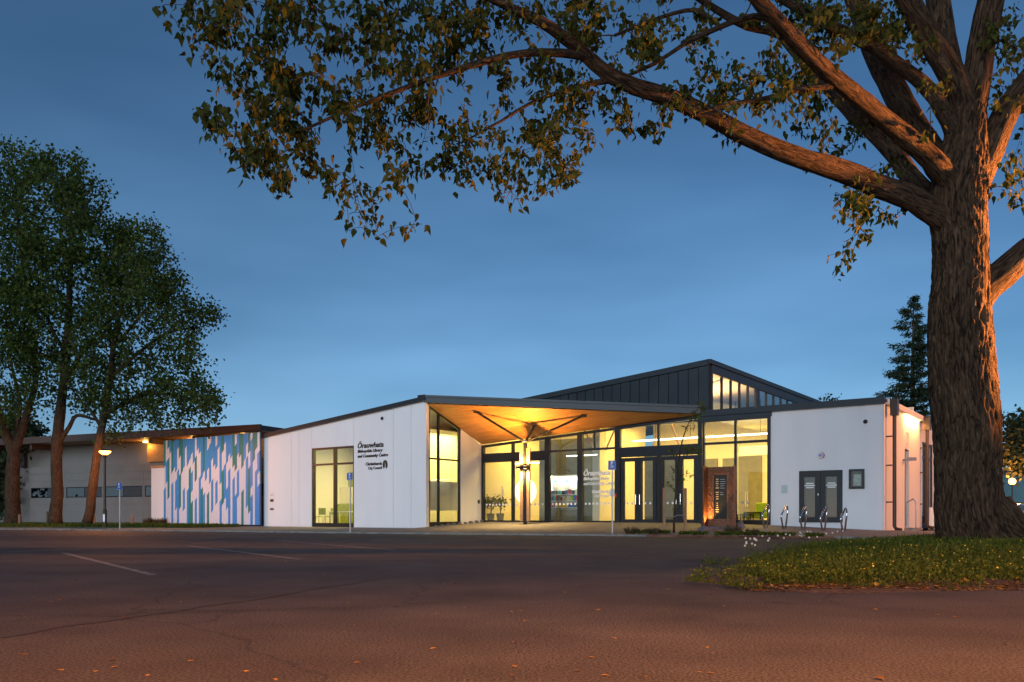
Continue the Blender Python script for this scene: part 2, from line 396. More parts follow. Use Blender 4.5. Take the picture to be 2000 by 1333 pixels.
# tar seams and repair patches
def seam(pts, wd, m):
    P = [Vector(q) for q in pts]; V = []; n = 0
    for a, b in zip(P, P[1:]):
        d = (b-a); L = d.length; nn_ = Vector((-d.y, d.x, 0)).normalized()
        for k in range(20):
            c = a.lerp(b, k/20)+nn_*.06*noise.noise(Vector((c_ for c_ in (a.lerp(b, k/20)*1.5)))); h = wd*(.5+.35*noise.noise(a.lerp(b, k/20)*3)); V += [c-nn_*h+Vector((0, 0, .003)), c+nn_*h+Vector((0, 0, .003))]; n += 1
    mesh('tar_seam', V, [(2*i, 2*i+2, 2*i+3, 2*i+1) for i in range(n-1)], m, g)
M['tar'] = mat('tar_repair', (.018, .017, .017), .6, var=.4, scale=9, bump=.3, bscale=60)
M['patch'] = mat('asphalt_patch', (.042, .04, .039), .8, var=.45, scale=60, bump=.5, bscale=70)
seam([gp(-20, 1246), gp(480, 1172), gp(745, 1130)], .11, M['patch']); seam([gp(700, 1062), gp(1200, 1068), gp(1420, 1066)], .06, M['tar'])
def patch(px, py, a, b, rot):
    c = gp(px, py); V = [(c.x+a*math.cos(t)*math.cos(rot)*(1+.2*noise.noise(Vector((px, t*1.5, 0))))-b*math.sin(t)*math.sin(rot), c.y+a*math.cos(t)*math.sin(rot)+b*math.sin(t)*math.cos(rot)*(1+.2*noise.noise(Vector((t*1.5, px, 0)))), .004) for t in np.linspace(0, 2*math.pi, 29)[:-1]]
    mesh('repair_patch', V, [tuple(range(28))], M['patch'], g)
patch(75, 1054, 1.3, .5, -.3); patch(172, 1050, 1.0, .45, -.3);
# ------------------------------------------------------------------ the library
LIB = empty('library_building', (AX, AY, 0), ROT)
tag(LIB, 'white and charcoal library with timber-lined entrance canopy and tall clerestory roof', 'building')
FY = 4.32                                              # plane of the entrance glazing
def zroof(x): return 6.1+.0927*x
XL = fx(515, 0); FZ = .40
# wing wall panels (front), joints from the photograph
wx0, wx1 = fx(609, 0), fx(691, 0); wz1 = zl(873.5, (wx0+wx1)/2, 0); wz0 = .13
joints = [XL, fx(569, 0), fx(584, 0), wx0, wx1, fx(768, 0), fx(803, 0), 0]
for i, (a, b) in enumerate(zip(joints, joints[1:])):
    a2, b2 = a+(.008 if i else 0), b-(.008 if b < 0 else 0)
    z0 = .12 if not (abs(a-wx0) < 1e-6) else wz1
    prism('wall_panel', [(a2, z0), (b2, z0), (b2, zroof(b2)), (a2, zroof(a2))], 0, .10, M['render'], LIB)
# wall core behind the panels (left and above the window)
prism('wall_core', [(XL, .1), (wx0, .1), (wx0, zroof(wx0)-.02), (XL, zroof(XL)-.02)], .105, .28, M['core'], LIB)
prism('wall_core', [(wx1, .1), (-.02, .1), (-.02, zroof(0)-.02), (wx1, zroof(wx1)-.02)], .105, .28, M['core'], LIB)
prism('wall_core', [(wx0, wz1), (wx1, wz1), (wx1, zroof(wx1)-.02), (wx0, zroof(wx0)-.02)], .105, .28, M['core'], LIB)
# wing window
def bar(name, x0, x1, z0, z1, y0, y1, m=None): return box(name, x0, x1, y0, y1, z0, z1, m or M['frame'], LIB)
wm = fx(652, 0); wt = zl(906.5, wm, 0); wb = zl(1022, wm, 0)
WIN = bar('window_frame', wx0, wx0+.09, wz0, wz1, .03, .2)
bar('window_frame', wx1-.09, wx1, wz0, wz1, .03, .2); bar('window_frame', wx0+.09, wx1-.09, wz1-.1, wz1, .03, .2)
bar('mullion', wm-.07, wm+.07, wb, wz1-.1, .03, .19)
bar('transom', wx0+.09, wm-.07, wt-.05, wt+.05, .035, .19); bar('transom', wm+.07, wx1-.09, wt-.05, wt+.05, .035, .19)
bar('spandrel', wx0+.09, wx1-.09, wz0, wb, .035, .19)
for a, b in ((wx0+.09, wm-.07), (wm+.07, wx1-.09)):
    bar('pane', a, b, wb, wt-.05, .10, .112, M['glass']); bar('pane', a, b, wt+.05, wz1-.1, .10, .112, M['glass'])
# roof slab of the wing and fascia
prism('roof', [(XL-.25, zroof(XL-.25)+.005), (.28, zroof(.28)+.005), (.28, zroof(.28)+.12), (XL-.25, zroof(XL-.25)+.12)], -.02, 14, M['roof'], LIB)
prism('fascia', [(XL-.35, zroof(XL-.35)-.02), (.0, zroof(0)-.02), (.0, zroof(0)+.19), (XL-.35, zroof(XL-.35)+.19)], -.16, -.022, M['dark'], LIB)
box('fascia_cap', -.32, .12, -.24, -.165, zroof(0)-.02, zroof(0)+.25, M['dark'], LIB)
# wing end wall, back
prism('wall_end', [(.3, .1), (14, .1), (14, zroof(XL)-.02), (.3, zroof(XL)-.02)], XL, XL+.2, M['render'], LIB, 'x')
box('wall_back', XL, 19, 22, 22.2, .1, 5.0, M['core'], LIB)
# recess return wall: pale edge, tall window, solid wall
def zsoff(x, y): return 6.0-.3935*y+.0597*x
ry0, ry1, rym = fy(838, 0), fy(900, 0), fy(858.5, 0)
ret = M['render2']
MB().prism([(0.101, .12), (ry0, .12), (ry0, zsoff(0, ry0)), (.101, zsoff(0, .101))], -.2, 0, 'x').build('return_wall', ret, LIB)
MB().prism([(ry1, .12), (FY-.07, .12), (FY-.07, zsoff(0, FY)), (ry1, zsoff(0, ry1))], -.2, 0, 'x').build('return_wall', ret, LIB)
rz0 = zl(1020, 0, ry0)
box('sill', -.2, 0, ry0, ry1, .12, rz0, M['frame'], LIB)
rzt = zl(897, 0, rym)
for a, b in ((ry0, ry0+.1), (rym-.045, rym+.045), (ry1-.1, ry1)):
    MB().prism([(a, rz0), (b, rz0), (b, zsoff(0, b)), (a, zsoff(0, a))], -.14, -.02, 'x').build('mullion', M['frame'], LIB)
for a, b in ((ry0+.1, rym-.045), (rym+.045, ry1-.1)):
    box('transom', -.13, -.025, a, b, rzt-.04, rzt+.04, M['frame'], LIB)
    MB().prism([(a, zsoff(0, a)-.1), (b, zsoff(0, b)-.1), (b, zsoff(0, b)), (a, zsoff(0, a))], -.13, -.025, 'x').build('window_head', M['frame'], LIB)
    MB().prism([(a, rz0), (b, rz0), (b, rzt-.04), (a, rzt-.04)], -.085, -.073, 'x').build('pane', M['glass'], LIB)
    MB().prism([(a, rzt+.04), (b, rzt+.04), (b, zsoff(0, b)-.1), (a, zsoff(0, a)-.1)], -.085, -.073, 'x').build('pane', M['glass'], LIB)
    MB().prism([(a, .95), (b, .95), (b, 2.35), (a, 2.35)], -.11, -.10, 'x').build('frosted_film', M['frost'], LIB)
box('door_button', 0, .04, fy(934.5, 0)-.06, fy(934.5, 0)+.06, 1.32, 1.5, M['frame'], LIB)

# canopy soffit: triangle (0,0) (XB,FY) (0,FY), plywood sheets with open joints
XB = fx(1368, FY)
def clip(poly, f):
    out = []
    for i, p in enumerate(poly):
        q = poly[(i+1) % len(poly)]; a, b = f(p), f(q)
        if a >= 0: out.append(p)
        if a*b < 0: t = a/(a-b); out.append((p[0]+(q[0]-p[0])*t, p[1]+(q[1]-p[1])*t))
    return out
tri = [(0.0, .1), (XB, FY-.06), (0.0, FY-.06)]
xcuts = [0, 1.2, 3.6, 6.0, 8.4, 10.8, 13.2]; ycuts = [-1, 2.15, 6]
for x0, x1 in zip(xcuts, xcuts[1:]):
    for y0, y1 in zip(ycuts, ycuts[1:]):
        gj = .006; p = tri
        for f in (lambda q: q[0]-x0-gj, lambda q: x1-gj-q[0], lambda q: q[1]-y0-gj, lambda q: y1-gj-q[1]): 
            p = clip(p, f) if len(p) > 2 else p
        if len(p) < 3: continue
        V = [(x, y, zsoff(x, y)) for x, y in p]+[(x, y, zsoff(x, y)+.025) for x, y in p]; n = len(p)
        MB().add(V, [tuple(range(n)), tuple(range(2*n-1, n-1, -1))]+[(i, n+i, n+(i+1) % n, (i+1) % n) for i in range(n)]).build('soffit_panel', M['ply'], LIB)
V = [(x, y, zsoff(x, y)+.03) for x, y in tri]+[(x, y, zsoff(x, y)+.2) for x, y in tri]
MB().add(V, [(0, 1, 2), (5, 4, 3), (0, 3, 4, 1), (1, 4, 5, 2), (2, 5, 3, 0)]).build('canopy_roof', M['roof'], LIB)
# canopy fascia
a, b = Vector((.01, -.10, 0)), Vector((XB+.1, FY-.2, 0)); nn = Vector((FY, -XB, 0)).normalized()*.1
V = []
for p in (a, b):
    zb = zsoff(p.x, p.y)
    for q, z in ((p+nn, zb-.05), (p, zb-.05), (p, zb+.26), (p+nn, zb+.26)): V.append((q.x, q.y, z))
MB().add(V, [(0, 1, 2, 3), (7, 6, 5, 4), (0, 4, 5, 1), (1, 5, 6, 2), (2, 6, 7, 3), (3, 7, 4, 0)]).build('fascia', M['dark'], LIB)
V = [(x+o2.x, y+o2.y, z+dz) for (x, y, z) in ((a.x, a.y, zsoff(a.x, a.y)), (b.x, b.y, zsoff(b.x, b.y))) for o2, dz in ((nn*1.5, .2), (nn*1.02, .2), (nn*1.02, .3), (nn*1.5, .3))]
MB().add(V, [(0, 1, 2, 3), (7, 6, 5, 4), (0, 4, 5, 1), (1, 5, 6, 2), (2, 6, 7, 3), (3, 7, 4, 0)]).build('drip_edge', M['dark'], LIB)

# entrance glazing in the plane y = FY
Y0, Y1 = FY-.06, FY+.06
def fbar(name, x0, x1, z0, z1, dy=0): return box(name, x0, x1, Y0-dy, Y1+dy, z0, z1, M['frame'], LIB)
def fpoly(name, poly, y0, y1, m): return prism(name, poly, y0, y1, m, LIB)
def top(x): return zsoff(x, FY)-.02
def pane(x0, x1, z0, z1a, z1b=None): return fpoly('pane', [(x0, z0), (x1, z0), (x1, z1b if z1b is not None else z1a), (x0, z1a)], FY-.006, FY+.006, M['glass'])
X = lambda px: fx(px, FY)
posts = [(941.5, 946), (1000.5, 1004), (1065.5, 1074.5), (1129, 1139), (1202, 1212.5), (1364.5, 1373)]
for i, (p, q) in enumerate(posts):
    fpoly('mullion', [(X(p), FZ-.1), (X(q), FZ-.1), (X(q), top(X(q)) if i < 5 else 5.0), (X(p), top(X(p)) if i < 5 else 5.0)], Y0-.03, Y1+.03, M['frame'])
def head(x0, x1):
    fpoly('window_head', [(x0, top(x0)-.12), (x1, top(x1)-.12), (x1, top(x1)), (x0, top(x0))], Y0, Y1, M['frame'])
zb1, zb0 = zl(884, X(1000), FY), zl(902, X(1000), FY)
def dots(x0, x1, z=FZ+.86):
    mb = MB(); n = max(2, int((x1-x0)/.2)); 
    for i in range(n):
        c = x0+(i+.5)*(x1-x0)/n; P = [(c+.055*math.cos(k*math.pi/5), z+.055*math.sin(k*math.pi/5)) for k in range(10)]
        mb.prism(P, FY-.012, FY-.008)
    o = mb.build('safety_dots', M['whitep'], LIB); o['kind'] = 'stuff'
# bay 1 and 2: fanlight, dark band, tall pane
for (p, q) in ((946, 1000.5), (1004, 1065.5)):
    x0, x1 = X(p), X(q); head(x0, x1)
    pane(x0, x1, zb1, top(x0)-.12, top(x1)-.12); fbar('spandrel', x0, x1, zb0, zb1)
    fbar('sill', x0, x1, FZ-.08, FZ+.07); pane(x0, x1, FZ+.07, zb0); dots(x0+.06, x1-.06)
# bay 3
x0, x1 = X(1074.5), X(1129); head(x0, x1); t3 = zl(881, X(1100), FY)
fbar('transom', x0, x1, t3-.05, t3+.05); pane(x0, x1, t3+.05, top(x0)-.12, top(x1)-.12); pane(x0, x1, FZ+.07, t3-.05); fbar('sill', x0, x1, FZ-.08, FZ+.07); dots(x0+.05, x1-.05)
# bay 4
x0, x1 = X(1139), X(1202); xm = X(1162); head(x0, x1)
fbar('transom', x0, x1, t3-.05, t3+.05); fpoly('mullion', [(xm-.04, t3+.05), (xm+.04, t3+.05), (xm+.04, top(xm)-.12), (xm-.04, top(xm)-.12)], Y0, Y1, M['frame'])
pane(x0, xm-.04, t3+.05, top(x0)-.12, top(xm)-.12); pane(xm+.04, x1, t3+.05, top(xm)-.12, top(x1)-.12)
pane(x0, x1, FZ+.07, t3-.05); fbar('sill', x0, x1, FZ-.08, FZ+.07); dots(x0+.05, x1-.05)
# bay 5: two pairs of doors under a deep band and two fanlights
x0, x1 = X(1212.5), X(1364.5); xm = X(1286.5); head(x0, x1)
db1, db0 = zl(871, X(1286), FY), zl(891, X(1286), FY)
fbar('spandrel', x0, x1, db0, db1, .01)
fpoly('mullion', [(xm-.05, db1), (xm+.05, db1), (xm+.05, top(xm)-.12), (xm-.05, top(xm)-.12)], Y0, Y1, M['frame'])
pane(x0, xm-.05, db1, top(x0)-.12, top(xm)-.12); pane(xm+.05, x1, db1, top(xm)-.12, top(x1)-.12)
fbar('door_post', X(1284), X(1290.5), FZ-.05, db0, .01)
for (p, q) in ((1212.5, 1284), (1290.5, 1364.5)):
    a0, a1 = X(p), X(q); mid = (a0+a1)/2
    for s, (l, r) in enumerate(((a0+.03, mid-.008), (mid+.008, a1-.03))):
        D = MB(); st = .17
        D.box(l, l+st, Y0, Y1, FZ, db0-.03); D.box(r-st, r, Y0, Y1, FZ, db0-.03)
        D.box(l+st, r-st, Y0, Y1, FZ, FZ+.14); D.box(l+st, r-st, Y0, Y1, db0-.2, db0-.03)
        dr = D.build('door', M['frame'], LIB)
        fpoly('pane', [(l+st, FZ+.14), (r-st, FZ+.14), (r-st, db0-.2), (l+st, db0-.2)], FY-.006, FY+.006, M['glass']).parent = dr
        hx = r-.09 if s == 0 else l+.09
        hd = MB().tube([(hx, Y0-.07, FZ+.8), (hx, Y0-.07, FZ+1.25)], .018, 8); hd.tube([(hx, Y0, FZ+.9), (hx, Y0-.07, FZ+.9)], .012, 6); hd.tube([(hx, Y0, FZ+1.15), (hx, Y0-.07, FZ+1.15)], .012, 6)
        hd.build('handle', M['steel'], dr)
        dots(l+st+.02, r-st-.02)
box('alarm_button', X(1204), X(1207), Y0-.1, Y0-.035, FZ+1.15, FZ+1.3, M['red'], LIB)
# bay 6: glazed corner of the lounge, a hand's breadth forward
FY6 = FY-.12; X6 = lambda px: fx(px, FY6)
x0, x1, xm = X6(1373), X6(1505), X6(1437); z6t = zl(818, xm, FY6); z6m = zl(864.5, xm, FY6); z6b = zl(1016, xm, FY6); z6g = path_z(xm, FY6)-.05
def b6(name, a, b, c, d): return box(name, a, b, FY6-.06, FY6+.06, c, d, M['frame'], LIB)
b6('mullion', x0-.0, x0+.09, z6g, z6t); b6('mullion', x1-.12, x1, z6g, z6t); b6('mullion', xm-.05, xm+.05, z6b, z6t)
b6('sill', x0+.09, x1-.12, z6g, z6b)
for l, r in ((x0+.09, xm-.05), (xm+.05, x1-.12)):
    b6('transom', l, r, z6m-.05, z6m+.05); b6('window_head', l, r, z6t-.08, z6t)
    box('pane', l, r, FY6-.006, FY6+.006, z6m+.05, z6t-.08, M['glass'], LIB); box('pane', l, r, FY6-.006, FY6+.006, z6b, z6m-.05, M['glass'], LIB)
dots(xm+.15, x1-.9)
# right block: front wall, fascia, flank
XD = fx(1727, FY); xw0 = X(1506); zt6 = 4.98
cx0, cx1 = X(1562), X(1647); cz0, cz1 = zl(1021, cx0, FY), zl(919.5, (cx0+cx1)/2, FY)
mb = MB(); mb.box(xw0, cx0, FY-.1, FY+.15, .05, zt6); mb.box(cx1, XD, FY-.1, FY+.15, .05, zt6); mb.box(cx0, cx1, FY-.1, FY+.15, cz1, zt6); mb.box(cx0, cx1, FY-.1, FY+.15, .05, cz0)
mb.build('front_wall', M['render'], LIB)
box('fascia', X6(1369), XD+.06, FY-.24, FY-.105, 4.93, 5.18, M['dark'], LIB)
box('fascia', X6(1369), x1+.05, FY-.17, FY-.06, z6t+.002, 4.925, M['dark'], LIB)
ROOF2 = 5.1
box('roof', X6(1369), XD+.1, FY-.1, 22, 5.0, 5.1, M['roof'], LIB)
# display doors in the front wall
cm = (cx0+cx1)/2
for l, r in ((cx0+.01, cm-.006), (cm+.006, cx1-.01)):
    D = MB(); D.box(l, l+.2, FY-.13, FY-.02, cz0+.01, cz1-.01); D.box(r-.2, r, FY-.13, FY-.02, cz0+.01, cz1-.01); D.box(l+.2, r-.2, FY-.13, FY-.02, cz0+.01, cz0+.2); D.box(l+.2, r-.2, FY-.13, FY-.02, cz1-.25, cz1-.01)
    dr = D.build('door', M['frame'], LIB)
    box('pane', l+.2, r-.2, FY-.08, FY-.07, cz0+.2, cz1-.25, M['glass_dark'], dr)
    for k, (wd, zz) in enumerate(((.3, 1.78), (.5, 1.7), (.3, 1.62))):
        box('lettering', (l+r)/2-wd/2, (l+r)/2+wd/2, FY-.085, FY-.081, FZ-.2+zz-.025, FZ-.2+zz+.025, M['whitep'], dr)
    hx = r-.07 if l < cm-.5 else l+.07
box('lock', cm-.1, cm-.06, FY-.145, FY-.13, 1.5, 1.58, M['steel'], LIB)
box('display_back', cx0, cx1, FY+.65, FY+.7, .2, 4.5, M['iwall'], LIB)
# flank wall of the block
ZG = 4.93
fyA, fyB = fy(1797, XD), fy(1836, XD)+6
dy0, dy1 = fy(1767, XD), fy(1776, XD); dzt = zl(877, XD, dy0)
gy0, gy1 = fy(1801, XD), fy(1822, XD); gz0, gz1 = .25, zl(863, XD, gy0)
mb = MB()
mb.box(XD-.2, XD, FY+.151, dy0, .05, ZG); mb.box(XD-.2, XD, dy0, dy1, dzt, ZG); mb.box(XD-.2, XD, dy1, gy0, .05, ZG); mb.box(XD-.2, XD, gy0, gy1, gz1, ZG); mb.box(XD-.2, XD, gy1, fyB, .05, ZG)
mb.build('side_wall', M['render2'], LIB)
box('door', XD-.19, XD-.15, dy0, dy1, .16, dzt, M['frame'], LIB)
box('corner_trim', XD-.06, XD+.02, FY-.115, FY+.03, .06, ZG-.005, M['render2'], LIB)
gut = MB(); gut.box(XD+.002, XD+.16, FY+.02, fyB, ZG-.02, ZG+.2); gut.build('gutter', M['render2'], LIB)
def downpipe(y):
    mb = MB(); mb.box(XD+.165, XD+.42, y-.17, y+.17, ZG-.42, ZG+.2); mb.build('rainhead', M['bronze'], LIB)
    mb = MB(); mb.tube([(XD+.29, y, ZG-.42), (XD+.29, y, .3), (XD+.36, y-.03, .2), (XD+.55, y-.1, .17)], .07, 10); mb.build('downpipe', M['bronze'], LIB)
    for z in (3.7, 2.6, 1.2): box('pipe_bracket', XD, XD+.21, y-.03, y+.03, z, z+.05, M['bronze'], LIB)
downpipe(FY+.35); downpipe(fyA)
gl = MB(); gl.box(XD+.004, XD+.05, fyA-3.2, fyA-.4, ZG-.07, ZG-.03); gl.build('strip_light', glow('amber_strip', (1, .5, .12), 14), LIB)
light('gutter_glow', 'AREA', (XD+.14, fyA-2, ZG-.05), 160, (1, .5, .14), .08, (0, R(35), 0), parent=LIB, sy=3)
mb = MB()
for k in range(6): mb.box(XD+.001, XD+.035, dy0+.25, dy0+.8, 3.72+k*.09, 3.77+k*.09)
mb.build('vent_louvre', M['whitep'], LIB)
mb = MB(); mb.tube([(XD, dy0-.35, 3.0), (XD+.25, dy0-.35, 3.0)], .03, 8); mb.box(XD+.18, XD+.5, dy0-.5, dy0-.25, 2.95, 3.08); mb.build('wall_floodlight', M['greyw'], LIB)
mb = MB(); mb.tube([(XD+.05, dy0+.1, .3), (XD+.05, dy0+.1, 1.25), (XD+.3, dy0+.1, 1.4), (XD+.4, dy0+.1, 1.25), (XD+.4, dy0+.1, .2)], .025, 8); mb.build('handrail', M['steel'], LIB)
box('door_step', XD, XD+.5, dy0-.1, dy1+.1, .1, .2, M['kerb'], LIB)
for k in range(4):
    y = gy0+(gy1-gy0)*k/3; box('mullion', XD-.12, XD-.02, y-.05, y+.05, gz0, gz1, M['bronze'], LIB)
for z in (gz0, 3.3, gz1-.1): box('transom', XD-.11, XD-.03, gy0, gy1, z, z+.1, M['bronze'], LIB)
for k in range(3):
    y = gy0+(gy1-gy0)*k/3
    for a, b in ((gz0+.1, 3.3), (3.4, gz1-.1)): box('pane', XD-.075, XD-.065, y+.05, y+(gy1-gy0)/3-.05, a, b, M['glass_dark'], LIB)
bx = tag(box('planter_box', 0, .55, 0, .55, 0, .95, M['render2']), 'pale square box bin standing against the side wall of the building', 'bin')
bx.location = W(XD+.3, fyA+.2, .12); bx.rotation_euler.z = ROT; bevel(bx, .02)

# clerestory: seamed metal face and glazed flank
CY = FY+.35; XC = fx(1385, CY)
def ztop(x): return zl(712, XC, CY)+.0927*(x-XC)
xs0 = -1.2
prism('metal_wall', [(xs0, 4.8), (XC, 4.8), (XC, ztop(XC)), (xs0, ztop(xs0))], CY+.03, CY+.2, M['seam'], LIB)
spx = [1032, 1046, 1062, 1077.5, 1094, 1110, 1127, 1143, 1160.5, 1177.5, 1195, 1212, 1230.6, 1248.6, 1267, 1286, 1305.4, 1324.4, 1344, 1364]
xsm = [fx(p, CY) for p in spx]
for a, b in zip([fx(1012, CY)]+xsm, xsm+[XC-.03]):
    j = random.uniform(-.006, .006)
    prism('metal_tray', [(a+.012, 5.05), (b-.012, 5.05), (b-.012, ztop(b)-.02), (a+.012, ztop(a)-.02)], CY+.004+j, CY+.028, M['seam'], LIB)
    prism('standing_seam', [(b-.012, 5.05), (b+.012, 5.05), (b+.012, ztop(b)-.02), (b-.012, ztop(b)-.02)], CY-.045, CY+.028, M['frame'], LIB)
box('flashing', 0, XC+.02, CY-.1, CY-.05, 5.0, 5.3, M['dark'], LIB)
prism('verge_flashing', [(xs0, ztop(xs0)-.02), (XC+.02, ztop(XC)-.02), (XC+.02, ztop(XC)+.22), (xs0, ztop(xs0)+.22)], CY-.09, CY+.03, M['dark'], LIB)
YE = 22.3; ZT = ztop(XC)
prism('roof', [(xs0, ztop(xs0)), (XC-.05, ZT-.005), (XC-.05, ZT+.2), (xs0, ztop(xs0)+.2)], CY+.031, YE, M['roof'], LIB)
box('fascia', XC-.04, XC+.12, CY-.09, YE, ZT+.02, ZT+.21, M['dark'], LIB)
box('fascia', XC-.04, XC+.06, CY+.201, YE, ZT-.36, ZT+.015, M['dark'], LIB)
hz1 = ZT-.37; hz0 = 5.12
wy = [fy(980+p/2.941, XC) for p in (1206, 1263, 1315, 1365, 1413, 1458, 1475, 1518, 1560, 1602, 1640, 1675, 1692, 1718, 1742, 1764, 1785, 1805, 1830)]
box('clerestory_sill', XC-.05, XC+.04, CY+.2, YE, 5.1, hz0+.1, M['dark'], LIB)
for i, y in enumerate(wy): box('mullion', XC-.06, XC+.05, y-.035, y+.035, hz0+.1, hz1, M['dark'], LIB)
box('corner_post', XC-.1, XC+.06, CY+.201, wy[0]-.04, hz0+.1, hz1, M['dark'], LIB)
for i, (a, b) in enumerate(zip(wy, wy[1:])):
    if i == 5 or i == 11: box('panel', XC-.04, XC+.04, a+.035, b-.035, hz0+.1, hz1, M['dark'], LIB)
    else: box('pane', XC-.012, XC, a+.035, b-.035, hz0+.1, hz1, M['glass'] if i < 5 else M['glass_high'], LIB)

# canopy column
tx, ty = 3.75, 2.75
COLM = empty('canopy_column', W(tx, ty, path_z(tx, ty)), ROT); tag(COLM, 'branching steel and timber column holding up the orange canopy', 'column')
cz = zl(864, tx, ty)-path_z(tx, ty)
bevel(box('steel_post', -.07, .07, -.07, .07, 0, cz+.05, M['frame'], COLM))
box('base_plate', -.2, .2, -.2, .2, 0, .02, M['frame'], COLM)
for s in (-1, 1):
    x = .19*s
    bd = bevel(box('timber_fin', x-.085, x+.085, -.05, .05, .14, cz-.28, M['timber'], COLM))
    for z in (.4, 1.5, cz-.5): MB().tube([(x, -.06, z), (x, -.05, z)], .022, 8).build('bolt', M['frame'], bd)
    lz = 2.66
    box('lamp_bracket', x-.1, x+.1, -.36, -.052, lz-.06, lz+.06, M['bronze'], COLM)
    light('column_uplight', 'SPOT', (x, -.3, lz+.1), 1000, (1, .45, .08), .05, (R(180), 0, 0), 172, 1, COLM)
    light('column_downlight', 'SPOT', (x, -.3, lz-.1), 420, (1, .66, .26), .05, (0, 0, 0), 165, 1, COLM)
    box('lamp_glass', x-.05, x+.05, -.34, -.24, lz+.061, lz+.07, M['warm'], COLM); box('lamp_glass', x-.05, x+.05, -.34, -.24, lz-.07, lz-.061, M['warm'], COLM)
def soffit_hit(px, py):
    # point of the soffit plane seen at that pixel
    for i in range(60):
        Yd = 30+.3*i; p = at(px, py, Yd); x, y = loc(p.x, p.y)
        if p.z >= zsoff(x, y): return x, y, zsoff(x, y)
    return x, y, zsoff(x, y)
zbase = path_z(tx, ty)
tips = [soffit_hit(931, 799), soffit_hit(1139, 809), soffit_hit(1044, 826)]
for (x, y, z) in tips:
    P0 = Vector((0, 0, cz)); P1 = Vector((x-tx, y-ty, z-zbase-.01)); 
    MB().tube([P0, P1], .055, 8).build('strut', M['frame'], COLM); MB().tube([P1-Vector((0, 0, .04)), P1+Vector((0, 0, .005))], .14, 10).build('strut_plate', M['frame'], COLM)
MB().lathe([(.05, cz-.02), (.13, cz), (.13, cz+.06), (.04, cz+.1)], 12).build('node', M['galv'], COLM)

# lettering
def text(name, s, size, width, m, parent, x, z, y, shear=0, off=.0, ext=.012):
    c = bpy.data.curves.new(name, 'FONT'); c.body = s; c.size = size; c.shear = shear; c.offset = off; c.extrude = ext; c.resolution_u = 3
    o = bpy.data.objects.new(name, c); COL.objects.link(o); bpy.context.view_layer.update()
    me = bpy.data.meshes.new_from_object(o.evaluated_get(bpy.context.evaluated_depsgraph_get())); COL.objects.unlink(o); bpy.data.objects.remove(o)
    co = np.empty(len(me.vertices)*3, np.float32); me.vertices.foreach_get('co', co); co = co.reshape(-1, 3)
    sc = width/(co[:, 0].max()-co[:, 0].min()); x0 = co[:, 0].min()
    out = np.stack([(co[:, 0]-x0)*sc+x, np.full(len(co), y)-co[:, 2]-ext, co[:, 1]+z], 1)
    me.vertices.foreach_set('co', out.astype(np.float32).ravel()); me.update(); me.materials.clear(); me.materials.append(m)
    return link(name, me, m, parent)
def sign(xl, xr, y, c, m, parent, k):
    # three name lines, council line pair and round emblem; k: metres per text row
    zt = c; wd = xr-xl
    text('lettering', 'Ōrauwhata', .36*k, wd*.86, m, parent, xl, zt-.30*k, y, .22, .009)
    text('lettering', 'Bishopdale Library', .21*k, wd*.83, m, parent, xl, zt-.53*k, y, .22, .007)
    text('lettering', 'and Community Centre', .21*k, wd, m, parent, xl, zt-.78*k, y, .22, .007)
    text('lettering', 'Christchurch', .2*k, wd*.53, m, parent, xl+wd*.27, zt-1.19*k, y, 0, .008)
    text('lettering', 'City Council', .19*k, wd*.45, m, parent, xl+wd*.35, zt-1.40*k, y, 0, .004)
    cx, cz_, r = xl+wd*.91, zt-1.2*k, .2*k
    out = []
    for i in range(28):
        a = R(-62+304*i/27); out.append((cx+r*.82*math.cos(a), cz_+r*1.15*math.sin(a)))
    out += [(cx-r*.10, cz_-r*.35), (cx-r*.16, cz_-r*.2), (cx-r*.09, cz_+r*.5), (cx+r*.0, cz_+r*.62), (cx+r*.09, cz_+r*.5), (cx+r*.16, cz_-r*.25), (cx+r*.10, cz_-r*.45)]
    prism('emblem', out, y-.024, y-.002, m, parent)
sx0, sx1 = fx(699, 0), fx(758, 0)
sign(sx0, sx1, -.0, zl(864.5, sx0, 0), M['blackp'], LIB, zl(864.5, sx0, 0)/5.05*1.14)
gx0, gx1 = X(1140.5), X(1201.5)
sign(gx0, gx1, FY-.012, zl(918, gx0, FY), M['whitep'], LIB, .92)

# small fittings on the walls
def dome(x, z, y):
    MB().tube([(x, y, z), (x, y-.04, z)], .11, 16).build('camera_base', M['whitep'], LIB)
    prof = [(.085*math.cos(t), .085*math.sin(t)) for t in np.linspace(0, 1.4, 6)]
    mb = MB().lathe(prof, 14); mb.v = [(x+a, y-.04-c, z+b) for a, b, c in mb.v]; mb.build('camera_dome', M['frame'], LIB, True)
dome(fx(747.5, 0), zl(818, fx(747, 0), 0), 0); dome(X(1692), zl(824.5, X(1692), FY), FY-.1)
bx_ = X(1605.5); bz = zl(890, bx_, FY)
MB().tube([(bx_, FY-.1, bz), (bx_, FY-.15, bz)], .13, 20).build('alarm_bell', M['red'], LIB); MB().tube([(bx_-.01, FY-.151, bz), (bx_-.01, FY-.19, bz)], .115, 20).build('alarm_cover', M['whitep'], LIB)
for k, wd in ((.04, .13), (0, .17), (-.04, .13)): box('lettering', bx_-wd/2-.01, bx_+wd/2-.01, FY-.196, FY-.191, bz+k-.012, bz+k+.012, M['blue'], LIB)
nx0, nx1 = X(1660), X(1690); nz0, nz1 = zl(955.5, nx0, FY), zl(917.5, nx0, FY)
mb = MB(); mb.box(nx0, nx0+.09, FY-.18, FY-.102, nz0, nz1); mb.box(nx1-.09, nx1, FY-.18, FY-.102, nz0, nz1); mb.box(nx0+.09, nx1-.09, FY-.18, FY-.102, nz0, nz0+.08); mb.box(nx0+.09, nx1-.09, FY-.18, FY-.102, nz1-.08, nz1)
